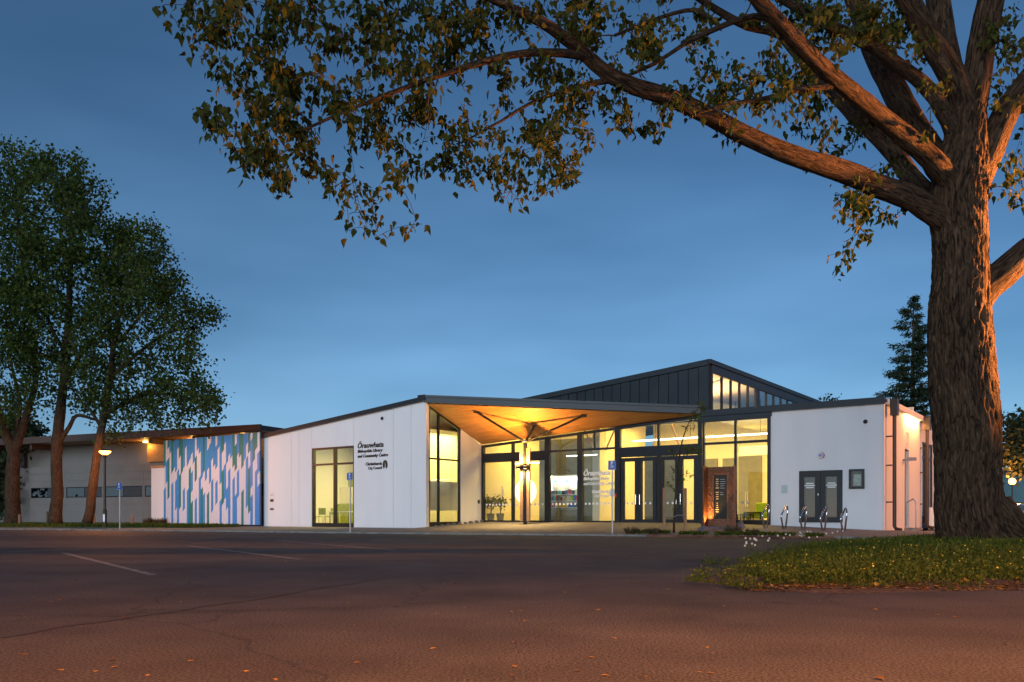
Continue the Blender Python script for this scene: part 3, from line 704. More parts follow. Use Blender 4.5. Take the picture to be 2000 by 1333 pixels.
nb = mb.build('notice_case', M['frame'], LIB)
box('pin_board', nx0+.09, nx1-.09, FY-.115, FY-.104, nz0+.08, nz1-.08, M['bronze'], nb)
box('poster', nx0+.16, nx1-.12, FY-.122, FY-.117, nz0+.12, nz1-.2, mat('poster_print', (.45, .5, .52), .6, var=.3, scale=9), nb)
box('pane', nx0+.09, nx1-.09, FY-.165, FY-.16, nz0+.08, nz1-.08, M['glass'], nb)
px0, px1 = X(1528), X(1539.5)
pl = box('wall_plaque', px0, px1, FY-.115, FY-.101, zl(964.5, px0, FY), zl(948.5, px0, FY), mat('pale_plaque', (.5, .6, .6), .4, var=.1, scale=20), LIB)
lx = fx(531.5, 0)
MB().tube([(lx, -.001, zl(968, lx, 0)), (lx, -.012, zl(968, lx, 0))], .2, 24).build('round_sign', M['whitep'], LIB)
for a, b in ((975, 981), (992.5, 997)):
    box('return_slot', lx-.15, lx+.15, -.02, -.001, zl(b, lx, 0), zl(a, lx, 0), M['galv'], LIB); box('slot_flap', lx-.12, lx+.12, -.026, -.021, zl(b, lx, 0)+.03, zl(a, lx, 0)-.03, M['frame'], LIB)
for k, wd in ((.045, .2), (0, .24), ): box('lettering', lx-wd/2, lx+wd/2, -.016, -.0125, zl(968, lx, 0)+k-.012, zl(968, lx, 0)+k+.012, M['galv'], LIB)

# ------------------------------------------------------------------ interior of the library
IW, IWH = M['iwall'], M['iwhite']
box('floor', XL+.2, -.25, .285, 21.9, .12, .2, M['ifloor'], LIB); box('floor', -.2, XD-.22, FY+.1, 21.9, .2, FZ, M['ifloor'], LIB)
box('partition', XL+.2, -.3, 6.2, 6.3, .2, 4.9, IWH, LIB)
box('partition', wx1+2.2, wx1+2.3, .3, 6.2, .2, 5.2, IWH, LIB)
box('accent_panel', fx(664, 6.15), fx(693, 6.15), 6.1, 6.15, 1.9, zl(924, fx(670, 6.15), 6.15), M['igreen'], LIB)
box('partition', -.32, -.22, FY+.08, 21.9, .2, 5.5, IW, LIB)
light('room_light', 'AREA', ((XL+wx1)/2+2, 3.2, 4.55), 720, (1, .74, .22), 3, parent=LIB, sy=4)
light('room_light', 'AREA', (-1.6, 3.2, 5.0), 380, (1, .74, .22), 1.6, parent=LIB, sy=4)
for k in range(3): box('ceiling_lamp', wx0-1+k*2.1, wx0+k*2.1-.75, 1.5, 5.5, 4.63, 4.68, M['white_l'], LIB)
qa, qb = fx(621, 6.1), fx(662, 6.1)
box('room_window', qa, qb, 6.08, 6.13, zl(953, qa, 6.1), zl(913, qa, 6.1), M['halldark'], LIB); box('room_window_pane', qa+.08, qb-.08, 6.06, 6.075, zl(953, qa, 6.1)+.08, zl(913, qa, 6.1)-.08, M['glass_high'], LIB)
box('roller_blind', qa, qb, 6.02, 6.055, zl(913, qa, 6.1)-.3, zl(913, qa, 6.1)+.05, M['igrey'], LIB)
box('lower_panel', fx(655, 5), fx(700, 5), 5, 5.06, .2, zl(985, fx(670, 5), 5), M['igreen'], LIB); box('whiteboard', fx(664, 5.4), fx(700, 5.4), 5.4, 5.44, zl(984, fx(670, 5.4), 5.4), zl(952, fx(670, 5.4), 5.4), IWH, LIB)
prism('bulkhead', [(fx(612, 4.5), 4.2), (fx(640, 4.5), 4.2), (fx(632, 4.5), 4.9), (fx(612, 4.5), 4.9)], 4.4, 4.6, IWH, LIB)
# foyer
box('partition', -.2, 5.2, 10.6, 10.7, FZ, 5.6, IW, LIB)
box('partition', 5.6, 6.0, FY+1.5, 10.7, FZ, 5.6, IW, LIB)
box('partition', 1.95, 5.45, FY+2.3, FY+2.4, FZ, 4.6, M['igrey'], LIB)
box('partition', 6.0, XD-.3, 11.6, 11.7, FZ, 5.6, IW, LIB)
box('partition', X(1212)-.1, X(1212)+1.6, FY+2.6, FY+2.7, FZ, 3.6, M['igrey'], LIB)
box('partition', x1+.3, x1+.4, FY+.16, 11.6, FZ, 5.0, IWH, LIB)
box('lining', xw0+.2, XD-.22, FY+.71, FY+.76, FZ, 4.9, IWH, LIB)
box('ceiling', -.2, XC-.1, FY+.7, 11.6, 5.75, 5.8, IWH, LIB)
box('ceiling', XC, XD-.25, FY+.3, 11.6, 4.85, 4.9, IWH, LIB)
for pa, pb, pt in ((1372, 1401, 897), (1411, 1437, 896), (1442, 1487, 892)):
    a, b = fx(pa, 11.5), fx(pb, 11.5); dr = box('inner_door', a, b, 11.5, 11.59, FZ, zl(pt, a, 11.5), M['igrey'], LIB)
    for q in (.3, .5): MB().tube([(a+.25+q*.5, 11.46, FZ+.75), (a+.25+q*.5, 11.46, FZ+1.5)], .025, 6).build('handle', M['gold'], dr)
box('bulkhead', fx(1445, 9), fx(1520, 9), 9, 9.3, zl(890, fx(1460, 9), 9), zl(872, fx(1460, 9), 9), IWH, LIB)
for pa, pb, ya, yb, m_ in ((950, 966, 890, 965, 'igrey'), (986, 999, 905, 960, 'igreen'), (972, 986, 880, 1000, 'iwhite'), (1216, 1226, 900, 1000, 'igrey')):
    a, b = fx(pa, 10.5), fx(pb, 10.5); box('wall_panel_inside', a, b, 10.45, 10.55, max(FZ, zl(yb, a, 10.5)), zl(ya, a, 10.5), M[m_], LIB)
for k in range(8):
    a = fx(986+k*2, FY+3.6); box('display_item', a, a+.16, FY+3.5, FY+3.6, FZ+.4+.25*(k % 3), FZ+.75+.3*(k % 3), mat('display_print', random.choice([(.6, .1, .08), (.1, .3, .6), (.2, .6, .15), (.8, .7, .2), (.8, .8, .8)]), .6), LIB)
light('foyer_light', 'AREA', (2.6, FY+3.4, 5.2), 560, (1, .62, .115), 4, parent=LIB, sy=3)
light('foyer_light', 'AREA', (9, FY+3.6, 5.2), 610, (1, .61, .11), 5, parent=LIB, sy=3.5)
light('lounge_light', 'AREA', (x1-1.8, FY+3.4, 4.7), 430, (1, .62, .115), 3, parent=LIB, sy=4)
light('clerestory_light', 'AREA', (XC-2.5, 9, 5.9), 380, (1, .58, .26), 3, (R(180), 0, 0), parent=LIB, sy=5)
box('clerestory_lining', XC-4.2, XC-4.1, CY+.25, 13, 5.85, ztop(XC-4.1)-.03, IW, LIB)
prism('rafter', [(XC-4, 5.9), (XC-3.7, 5.9), (XC-.4, 7.0), (XC-.7, 7.0)], 7.4, 7.6, IWH, LIB)
prism('ceiling_lining', [(xs0+4, ztop(xs0+4)-.06), (XC-.12, ZT-.06), (XC-.12, ZT-.012), (xs0+4, ztop(xs0+4)-.012)], CY+.25, YE-.1, IW, LIB)
zl_ = zl(857, X(1290), FY+1.4)
box('strip_lamp', X(1206), x1-.3, FY+1.5, FY+1.58, zl_-.03, zl_+.03, M['white_l'], LIB)
box('strip_lamp', X(1074), X(1135), FY+1.5, FY+1.56, zl(890, X(1100), FY+1.5)-.025, zl(890, X(1100), FY+1.5)+.02, M['white_l'], LIB)
box('strip_lamp', X(946), X(998), FY+2.5, FY+2.56, 3.45, 3.5, M['white_l'], LIB)
for p in (1120, 1150, 1250, 1320, 1410, 1460):
    xx = X(p); MB().tube([(xx, FY+1.54, zl_+.03), (xx, FY+1.54, 5.7)], .012, 6).build('lamp_hanger', M['frame'], LIB)
for a, b in ((X(1120), X(1085)), (X(1142), X(1175)), (X(1235), X(1262)), (X(1290), X(1262))):
    MB().tube([(a, FY+2.0, 3.9), (b, FY+2.0, 5.7)], .045, 8).build('roof_brace', M['timber'], LIB)

def put(root, xl, yl, z, rz=0): root.location = W(xl, yl, z); root.rotation_euler.z = ROT+rz; return root
# round lit panels
for i, (px, py, rr, lab) in enumerate(((1027, 960, .62, 'glowing round lattice panel hung behind the canopy column'), (969, 962, .5, 'paler round lattice panel behind the two potted plants'))):
    yy = FY+(1.2 if i == 0 else 2.0); xx = fx(px, yy); zz = zl(py, xx, yy)
    o = empty('lattice_disc'); put(o, xx, yy, zz); tag(o, lab, 'wall panel')
    MB().tube([(0, 0, 0), (0, .04, 0)], rr*.86, 40).build('lit_disc', M['disc'] if i == 0 else M['frost'], o)
    mb = MB()
    for ring, n in ((.9, 34), (.97, 34)):
        for k in range(n):
            a = 2*math.pi*(k+(.5 if ring > .95 else 0))/n
            c = Vector((rr*ring*math.cos(a)*1.02, -.02, rr*ring*math.sin(a)*1.02)); t = Vector((-math.sin(a), 0, math.cos(a))); r_ = Vector((math.cos(a), 0, math.sin(a)))
            mb.tube([c-t*.05-r_*.03, c+t*.05+r_*.03], .013, 5); mb.tube([c+t*.05-r_*.03, c-t*.05+r_*.03], .013, 5)
    ring = [(rr*1.05*math.cos(2*math.pi*k/40), -.02, rr*1.05*math.sin(2*math.pi*k/40)) for k in range(41)]
    mb.tube(ring, .018, 6); l = mb.build('lattice', M['whitep'] if i else M['disc'], o); l['kind'] = 'stuff'
# book display and books
byy = FY+1.6; bxa, bxb = fx(1075, byy), fx(1127, byy)
SH = empty('book_display'); put(SH, bxa, byy, FZ); tag(SH, 'pale lit display shelf stacked with rows of books behind the glass', 'shelf')
wd = bxb-bxa
box('back_panel', 0, wd, .3, .34, .3, 2.35, IWH, SH); box('side_panel', -.04, 0, 0, .34, 0, 2.35, IWH, SH); box('side_panel', wd, wd+.04, 0, .34, 0, 2.35, IWH, SH)
shz = [.72, 1.05, 1.36]
for z in shz: box('shelf_board', 0, wd, 0, .3, z-.03, z, IWH, SH)
box('base_cabinet', 0, wd, .01, .3, 0, .6, M['igrey'], SH)
light('shelf_light', 'AREA', (bxa+wd/2, byy+.1, FZ+2.3), 40, (1, .9, .66), wd, parent=LIB, sy=.15)
ORD = 'first second third fourth fifth sixth seventh eighth ninth tenth eleventh twelfth'.split()
bookc = [mat('book_%s' % n, c, .6, var=.25, scale=30) for n, c in (('red', (.5, .05, .04)), ('blue', (.04, .12, .4)), ('green', (.15, .4, .06)), ('white', (.7, .7, .66)), ('yellow', (.7, .5, .05)), ('dark', (.05, .05, .07)), ('teal', (.04, .4, .45)))]
for r_, z in enumerate(shz):
    n = (8, 12, 8)[r_]; rowname = ('lowest', 'middle', 'top')[r_]
    for k in range(n):
        bw = wd/n*.8; h = random.uniform(.17, .26)
        o = box('book', 0, bw, 0, .03+.1*random.random(), 0, h, random.choice(bookc)); o.parent = None
        put(o, bxa+.03+k*wd/n, byy+.06, FZ+z+.002); tag(o, '%s small book from the column side on the %s row of the display shelf' % (ORD[k], rowname), 'book', 'books on the %s display row' % rowname)
for k, (c, lab) in enumerate((('teal', 'tall blue-topped leaflet card over the books by the shelf side'), ('white', 'tall white leaflet card standing over the middle of the books'))):
    o = box('leaflet', 0, .2, 0, .02, 0, .46, bookc[3]); put(o, bxa+.04+k*.68, byy+.24, FZ+1.36+.3); tag(o, lab, 'leaflet')
    box('heading', .01, .19, -.006, -.001, .34, .44, bookc[6], o)

# leaf helper
LEAF_T = np.array([(0, 0, 0), (-.28, .14, .07), (-.33, .34, .11), (-.17, .68, .06), (0, 1.1, -.12), (.17, .68, .06), (.33, .34, .11), (.28, .14, .07), (0, .45, -.03)], np.float32)
LEAF_F = np.array([(0, 8, 2, 1), (8, 4, 3, 2), (0, 7, 6, 8), (8, 6, 5, 4)], np.int32)
DIA_T = np.array([(0, 0, 0), (-.42, .45, .08), (0, 1, -.06), (.42, .45, .08)], np.float32); DIA_F = np.array([(0, 3, 2, 1)], np.int32)
BLADE_T = np.array([(-.03, 0, 0), (.03, 0, 0), (.02, .55, .05), (0, 1, .22)], np.float32); BLADE_F = np.array([(0, 1, 2, 3)], np.int32)
def frames(D, rng, nrm=None):
    D = D/np.linalg.norm(D, axis=1, keepdims=True)
    A = rng.normal(size=D.shape) if nrm is None else nrm
    Xv = np.cross(D, A); Xv /= np.linalg.norm(Xv, axis=1, keepdims=True)+1e-9; Z = np.cross(Xv, D)
    return np.stack([Xv, D, Z], 1)
def scatter(P, D, S, T, Fq, rng, nrm=None):
    Rm = frames(D, rng, nrm); V = np.einsum('ti,nij->ntj', T, Rm)*S[:, None, None]+P[:, None, :]
    n = len(T); Fc = Fq[None]+(np.arange(len(P))*n)[:, None, None]
    return V.reshape(-1, 3), Fc.reshape(-1, Fq.shape[1])

# potted plants
for k, (px, yy) in enumerate(((958.5, FY+.55), (977, FY+.62))):
    xx = fx(px, yy); o = empty('potted_plant'); put(o, xx, yy, FZ); tag(o, ('potted ficus nearest the pale return wall, behind the entrance glass', 'potted ficus beside the mullion, second from the pale return wall')[k], 'plant', 'plants in the entrance window')
    MB().lathe([(.15, 0), (.2, .36), (.21, .42), (.19, .42), (.18, .38)], 20).build('pot', M['pot'], o, False)
    mb = MB()
    for s in range(3): mb.tube([(.03*s-.03, .02*s, .38), (.05*math.sin(s*2+1), .04, .62), (.08*(s-1), .02*s, .9)], [.018, .014, .008], 6)
    mb.build('stem', M['twig'], o)
    n = 240; P = RNG.normal(size=(n, 3))*(.17, .15, .15)+(0, 0, 1.0); D = RNG.normal(size=(n, 3))+(0, 0, -.2)
    v, f = scatter(P, D, RNG.uniform(.08, .14, n), DIA_T, DIA_F, RNG); npmesh('foliage', v, f, M['clover'], o)['kind'] = 'stuff'

# sofa, coffee tables, chairs
def furniture(name, xl, yl, rz, lab, cat, grp=None):
    o = empty(name); put(o, xl, yl, FZ if xl > 0 else .2, rz); tag(o, lab, cat, grp); return o
syy = FY+1.1; sxx = fx(1476, syy)
S = furniture('sofa', sxx, syy, 0, 'lime green upholstered sofa beside the lounge window', 'sofa')
bevel(box('seat', -.5, .75, -.35, .35, .2, .44, M['lime'], S), .05, 3); bevel(box('backrest', -.1, .75, .2, .42, .445, .86, M['lime'], S), .06, 3); bevel(box('backrest', .5, .75, -.3, .19, .445, .84, M['lime'], S), .06, 3)
for x_ in (-.42, .67):
    for y_ in (-.28, .28): box('leg', x_-.02, x_+.02, y_-.02, y_+.02, 0, .2, M['frame'], S)
for k, (px, h, wd_, lab) in enumerate(((1456, .36, .6, 'lower black-legged coffee table in front of the lime sofa'), (1472, .46, .75, 'taller black-legged coffee table over the lime sofa seat'))):
    yy = FY+.45+.25*k; T = furniture('coffee_table', fx(px, yy), yy, 0, lab, 'table')
    box('table_top', -wd_/2, wd_/2, -.2, .2, h-.03, h, M['bronze'], T)
    for a in (-1, 1):
        for b in (-1, 1): box('leg', a*(wd_/2-.03)-.015, a*(wd_/2-.03)+.015, b*.17-.015, b*.17+.015, 0, h-.03, M['frame'], T)
def chair(xl, yl, rz, lab):
    C = furniture('chair', xl, yl, rz, lab, 'chair', 'stacking chairs in the meeting room')
    bevel(box('seat', -.22, .22, -.22, .22, .43, .47, M['lime'], C), .02); bevel(box('backrest', -.22, .22, .19, .23, .55, .92, M['igreen'], C), .02)
    for a in (-1, 1):
        for b in (-1, 1): MB().tube([(a*.2, b*.2, 0), (a*.18, b*.18, .43)], .015, 6).build('leg', M['steel'], C)
        MB().tube([(a*.18, .19, .43), (a*.18, .21, .6)], .014, 6).build('back_post', M['steel'], C)
chair(fx(626, 1.6), 1.6, .4, 'green-backed chair nearest the frame of the white wing window'); chair(fx(641, 2.2), 2.2, -.5, 'green-backed chair beside the window mullion of the white wing')
tb = furniture('table', fx(672, 2.4), 2.4, 0, 'pale table in the meeting room of the white wing', 'table')
box('table_top', -.8, .8, -.4, .4, .7, .74, IWH, tb)
for a in (-1, 1):
    for b in (-1, 1): box('leg', a*.74-.025, a*.74+.025, b*.34-.025, b*.34+.025, 0, .7, M['steel'], tb)

# ------------------------------------------------------------------ striped screen and slot beside the wing
PY = -.35; p0, p1 = fx(320, PY), fx(507, PY); pz0 = .2; pz1 = zl(853.5, (p0+p1)/2, PY)
SCR = empty('striped_screen', W(p0, PY), ROT); tag(SCR, 'tall screen of vertical white, blue and green strips beside the white wing', 'screen')
wdt = p1-p0; box('backing', 0, wdt, .05, .12, pz0, pz1-.01, M['core'], SCR); box('base_channel', 0, wdt, -.01, .13, pz0-.1, pz0-.002, M['frame'], SCR)
NS = 46; sw = wdt/NS; rs = random.Random(11); prev = None
for i in range(NS):
    cuts = [pz0]; z = pz0
    cols = []
    solid = i % 2 == 1 and rs.random() < .8; cur = 's_white' if solid else rs.choice(['s_white', 's_blue', 's_blue', 's_blue', 's_green']); hue = rs.choice(['s_blue', 's_blue', 's_blue', 's_green'])
    while True:
        L_ = rs.uniform(1.1, 3.2) if cur != 's_white' else (rs.uniform(2.2, 4.5) if solid else rs.uniform(.5, 1.5))
        z2 = z+L_
        if z2 > pz1-.4: z2 = pz1
        cols.append((z, z2, cur)); z = z2
        if z2 >= pz1: break
        cur = (hue if rs.random() < .92 else 's_green') if cur == 's_white' else 's_white'
    for a, b, c in cols:
        da = 0 if a == pz0 else sw; db = 0 if b == pz1 else sw; gp_ = 0 if a == pz0 else .006
        prism('strip', [(i*sw+.004, a+gp_), ((i+1)*sw-.004, a+da+gp_), ((i+1)*sw-.004, b+db), (i*sw+.004, b)], 0 if c == 's_white' else -.012, .048, M[c], SCR)
# slot window between screen and wing, pale low wall beyond the screen
slot0, slot1 = p1+.05, XL-.02
SL = empty('stair_slot_window', W(slot0, .25), ROT); tag(SL, 'narrow lit glazed slot between the striped screen and the white wing', 'window')
sw_ = slot1-slot0
box('pane', .02, sw_, .1, .112, .3, 4.6, M['glass'], SL)
for z in (.25, 1.0, 1.9, 2.8, 3.7, 4.6): box('glazing_bar', .0, sw_, .02, .14, z, z+.07, M['frame'], SL)
box('post', -.1, 0, 0, .16, .12, 4.75, M['frame'], SL); box('back_wall', -.3, sw_, 2.0, 2.1, .12, 4.75, IW, SL); box('shelf', -.3, sw_, 1.4, 1.8, 1.5, 1.55, M['timber'], SL); box('shelf', -.3, sw_, 1.4, 1.8, 2.3, 2.35, M['timber'], SL)
box('side_wall', -.5, -.3, .12, 2.0, .12, 4.75, IW, SL); box('roof', -.5, sw_, .0, 2.2, 4.76, 4.85, M['dark'], SL)
light('slot_light', 'AREA', (slot0+.2, 1.3, 4.6), 60, (1, .78, .36), .5, parent=LIB, sy=.8)
LW = empty('low_wall', W(p0, PY), ROT); tag(LW, 'low pale rendered wall end catching amber light beside the striped screen', 'wall')
lx0 = fx(304, PY+.6)-p0
bevel(box('wall', lx0, -.05, .3, .9, .1, zl(914, p0, .3), M['render2'], LW), .01); box('coping', lx0-.04, -.02, .26, .94, zl(914, p0, .3)+.002, zl(909, p0, .3), M['timber'], LW)

# ------------------------------------------------------------------ sports hall behind the trees
HR = math.atan2(-1650, 3640); hc, hs = math.cos(HR), math.sin(HR)
HO = at(300, 1007, 57.0)
HALL = empty('sports_hall', (HO.x, HO.y, 0), HR); tag(HALL, 'long grey hall with deep eaves standing behind the street trees', 'building')
def hz_(py): return H+(HY-py)/F*57
ex0, ex1 = -24, 9.5
box('upper_wall', ex0, ex1, 1.0, 1.3, .1, 6.2, M['hall'], HALL)
bands = [.1, .95, 1.5, 2.0, 2.75, 3.2, 3.75, 4.28]
xcs = [-13.2, -9.4, -5.5, -1.6, 2.3, 6.2, 9.5]
wins = {}
for zi, (a, b) in enumerate(zip(bands, bands[1:])):
    for xi, (l, r) in enumerate(zip(xcs, xcs[1:])):
        if zi == 3:
            wl, wr = l+.12, r-.12
            box('cladding_panel', l+.006, wl-.003, .6, .72, a+.008, b, M['hall'], HALL); box('cladding_panel', wr+.003, r-.006, .6, .72, a+.008, b, M['hall'], HALL)
            mid_ = (wl+wr)/2
            box('window_frame', wl, wr, .66, .70, a+.02, b, M['frame'], HALL); box('pane', wl+.05, mid_-.03, .64, .655, a+.07, b-.05, M['glass_dark'], HALL); box('blank_panel', mid_+.03, wr-.05, .64, .655, a+.07, b-.05, M['halldark'], HALL)
        else: box('cladding_panel', l+.006, r-.006, .6+random.uniform(-.004, .004), .72, a+.008, b, M['hall'], HALL)
box('wall_core', -13.2, 9.5, .73, .98, .1, 4.28, M['core'], HALL)
for x_ in (-14.2, -10.6, 1.0, 4.8): box('eave_bracket', x_-.12, x_+.12, -1.2, .95, 5.45, 5.8, M['hallfascia'], HALL); box('eave_post', x_-.2, x_+.2, .72, .98, 4.3, 5.8, M['halldark'], HALL)
box('soffit', ex0, ex1+1, -1.4, .98, 5.82, 5.9, M['hallsoff'], HALL)
box('clerestory_band', -1.4, 9.5, .74, .97, 4.4, 5.8, M['hallsoff'], HALL)
box('fascia', ex0, ex1+1, -1.62, -1.42, 5.8, 6.25, M['hallfascia'], HALL); box('roof', ex0, ex1+1, -1.4, 16, 5.92, 6.2, M['rooff'], HALL); box('roof_vent', 4.4, 5.6, 2, 3, 6.21, 6.6, M['dark'], HALL)
for x_ in (-1.2, 3.2, 7.4):  # extra lamps added beside the single known one, to warm the eaves
    box('eave_lamp', x_-.12, x_+.12, .3, .5, 5.7, 5.81, M['warm'], HALL); light('eave_light', 'POINT', (x_, .4, 5.45), 45, (1, .45, .1), .08, parent=HALL)
# verge lawn
lw = [(-70, 60), (-45, 50.5), (-28, 45.5), (-16.6, 42.7), (-14.6, 44.6), (-15, 47), (-17, 53), (-30, 56), (-45, 63), (-70, 74)]
n = len(lw); V = [(x, y, .13) for x, y in lw]+[(x, y, 0) for x, y in lw]
o = MB().add(V, [tuple(range(n)), tuple(range(2*n-1, n-1, -1))]+[(i, n+i, n+(i+1) % n, (i+1) % n) for i in range(n)]).build('lawn', M['lawn']); tag(o, kind='structure')

# ------------------------------------------------------------------ trees
def limb_pts(L):
    # L: (px, py, depth, half width px) -> 3-D points and radii, resampled smoothly
    P = [at(a, b, c) for a, b, c, _ in L]; r = [q[3]/F*q[2] for q in L]
    out, rad = [], []
    for i in range(len(P)-1):
        p0 = P[max(i-1, 0)]; p1 = P[i]; p2 = P[i+1]; p3 = P[min(i+2, len(P)-1)]
        n = max(2, int((p2-p1).length/.22))
        for k in range(n):
            t = k/n
            out.append(.5*((2*p1)+(p2-p0)*t+(2*p0-5*p1+4*p2-p3)*t*t+(3*p1-p0-3*p2+p3)*t**3)); rad.append(r[i]+(r[i+1]-r[i])*t)
    out.append(P[-1]); rad.append(r[-1]); return out, rad

def rough_tube(name, pts, rad, n, m, parent, amp, freq, capend=False):
    mb = MB(); mb.tube(pts, rad, n, cap=True)
    V = []; BC = []; run = 0; off = pts[0].x*3.1+pts[0].y*1.7
    for i, p in enumerate(pts):
        if i: run += (p-pts[i-1]).length
        for k in range(n):
            v = Vector(mb.v[i*n+k]); d = v-p; L = d.length
            q = Vector((L*math.cos(2*math.pi*k/n)+off, L*math.sin(2*math.pi*k/n), run)); BC += q[:]
            if L < 1e-5: V.append(v); continue
            d /= L
            a = noise.noise(Vector((q.x*freq, q.y*freq, q.z*freq*.22)))
            b = noise.noise(Vector((v.x*1.1+5, v.y*1.1, v.z*.9)))
            c = noise.noise(Vector((q.x*freq*2.3, q.y*freq*2.3, q.z*freq*.5+9)))
            V.append(v+d*(amp*((1-abs(a)*2.4)+.5*c)+b*L*.06))
    mb.v = [tuple(v) for v in V]
    o = mb.build(name, m, parent, True)
    at_ = o.data.attributes.new('barkco', 'FLOAT_VECTOR', 'POINT'); at_.data.foreach_set('vector', BC)
    return o

class Skeleton:
    def __init__(s): s.p = []; s.r = []
    def add(s, pts, rad):
        s.p += [tuple(p) for p in pts]; s.r += list(rad)
def sample_blobs(blobs, n, depth, rng):
    # blobs: (px, py, rx, ry, weight); depth: f(px, py) -> (mean, spread)
    wts = np.array([b[4]*b[2]*b[3] for b in blobs], float); wts /= wts.sum()
    out = []
    for i in rng.choice(len(blobs), n, p=wts):
        b = blobs[i]; a = rng.uniform(0, 2*math.pi); q = math.sqrt(rng.uniform())
        px, py = b[0]+b[2]*q*math.cos(a), b[1]+b[3]*q*math.sin(a); m, s = depth(px, py)
        out.append(at(px, py, m+s*rng.normal()))
    return out
def grow(sk, tips, rng, arch, r1=.004, kmax=.018, jitter=.12, droop=0):
    # every tip is joined to the nearest limb or twig by a bowed twig; returns twig mesh data and twig paths
    P = np.zeros((len(sk.p)+len(tips)*6, 3)); Rr = np.zeros(len(P)); n = len(sk.p); P[:n] = sk.p; Rr[:n] = sk.r
    T = np.array([tuple(t) for t in tips]); dm = np.array([np.min(np.linalg.norm(P[:n]-t, axis=1)) for t in T])
    mb = MB(); paths = []
    for i in np.argsort(dm):
        t = T[i]; dd = np.linalg.norm(P[:n]-t, axis=1); j = int(np.argmin(dd)); d = dd[j]; p0 = P[j]
        if d < .02: continue
        mid = (p0+t)/2+np.array([0, 0, arch*d])+rng.normal(size=3)*jitter*d
        r0 = min(Rr[j]*.8, .006+kmax*d)
        pts, rad = [], []
        for k in range(6):
            q = k/5; pts.append((1-q)**2*p0+2*q*(1-q)*mid+q*q*t); rad.append(r0+(r1-r0)*q)
        mb.tube(pts, rad, 4 if r0 < .03 else 6, cap=False); paths.append(np.array(pts))
        for k in range(1, 6): P[n] = pts[k]; Rr[n] = rad[k]; n += 1
    return mb, paths
def leaves_on(paths, per, spread, rng, down=.7, lo=.35):
    P, D = [], []
    for q in paths:
        k = rng.uniform(lo, 1, per)*(len(q)-1); i = np.minimum(k.astype(int), len(q)-2); f = (k-i)[:, None]
        P.append(q[i]*(1-f)+q[i+1]*f+rng.normal(size=(per, 3))*spread); D.append(rng.normal(size=(per, 3))*.55+np.array([0, 0, -down]))
    return np.concatenate(P), np.concatenate(D)

# --- the big shade tree
TY = 17.0; TB = gp(1905, 1058, .2)
TREE = empty('shade_tree', (0, 0, 0)); tag(TREE, 'massive old tree with furrowed trunk and limbs reaching over the car park', 'tree')
rng = np.random.default_rng(3)
trunk = [(1926, 1082, TY, 94), (1919, 1062, TY, 86), (1907, 1040, TY, 78), (1894, 1005, TY, 71), (1889, 950, TY, 67), (1888, 860, TY, 66), (1877, 757, TY, 67), (1873, 655, TY, 64), (1877, 590, TY, 60), (1879, 553, TY, 58),
         (1878, 502, TY, 56), (1877, 451, TY, 56), (1872, 400, TY, 58), (1878, 345, TY, 56), (1886, 290, TY, 47), (1890, 240, TY, 42), (1893, 190, TY, 36)]
trunk = [(a+(3 if b > 620 else -2), b, c, h-(9 if b > 620 else 8)) for a, b, c, h in trunk]; p, r = limb_pts(trunk); fine = []; fr = []
for i in range(len(p)-1):
    for k in range(5): fine.append(p[i].lerp(p[i+1], k/5)); fr.append(r[i]+(r[i+1]-r[i])*k/5)
sk = Skeleton()
tr_ = rough_tube('trunk', fine, fr, 200, M['bark'], TREE, .03, 13)
for k, (a0, ln) in enumerate(((-.1, 1.1), (-.75, .7), (.7, .9))):
    c = at(1908, 1062, TY); dv = Vector((math.cos(a0), math.sin(a0), 0))
    q = [c+dv*.35+Vector((0, 0, .75)), c+dv*.72+Vector((0, 0, .3)), c+dv*(1.0+ln*.25)+Vector((0, 0, .06)), c+dv*(1.1+ln*.7)+Vector((0, 0, -.1))]
    qq = [q[0].lerp(q[1], t) for t in (0, .33, .66)]+[q[1].lerp(q[2], t) for t in (0, .33, .66)]+[q[2].lerp(q[3], t) for t in (0, .5, 1)]
    rough_tube('root_flare', qq, [.3, .29, .28, .26, .24, .21, .18, .13, .06], 22, M['bark'], TREE, .02, 7)
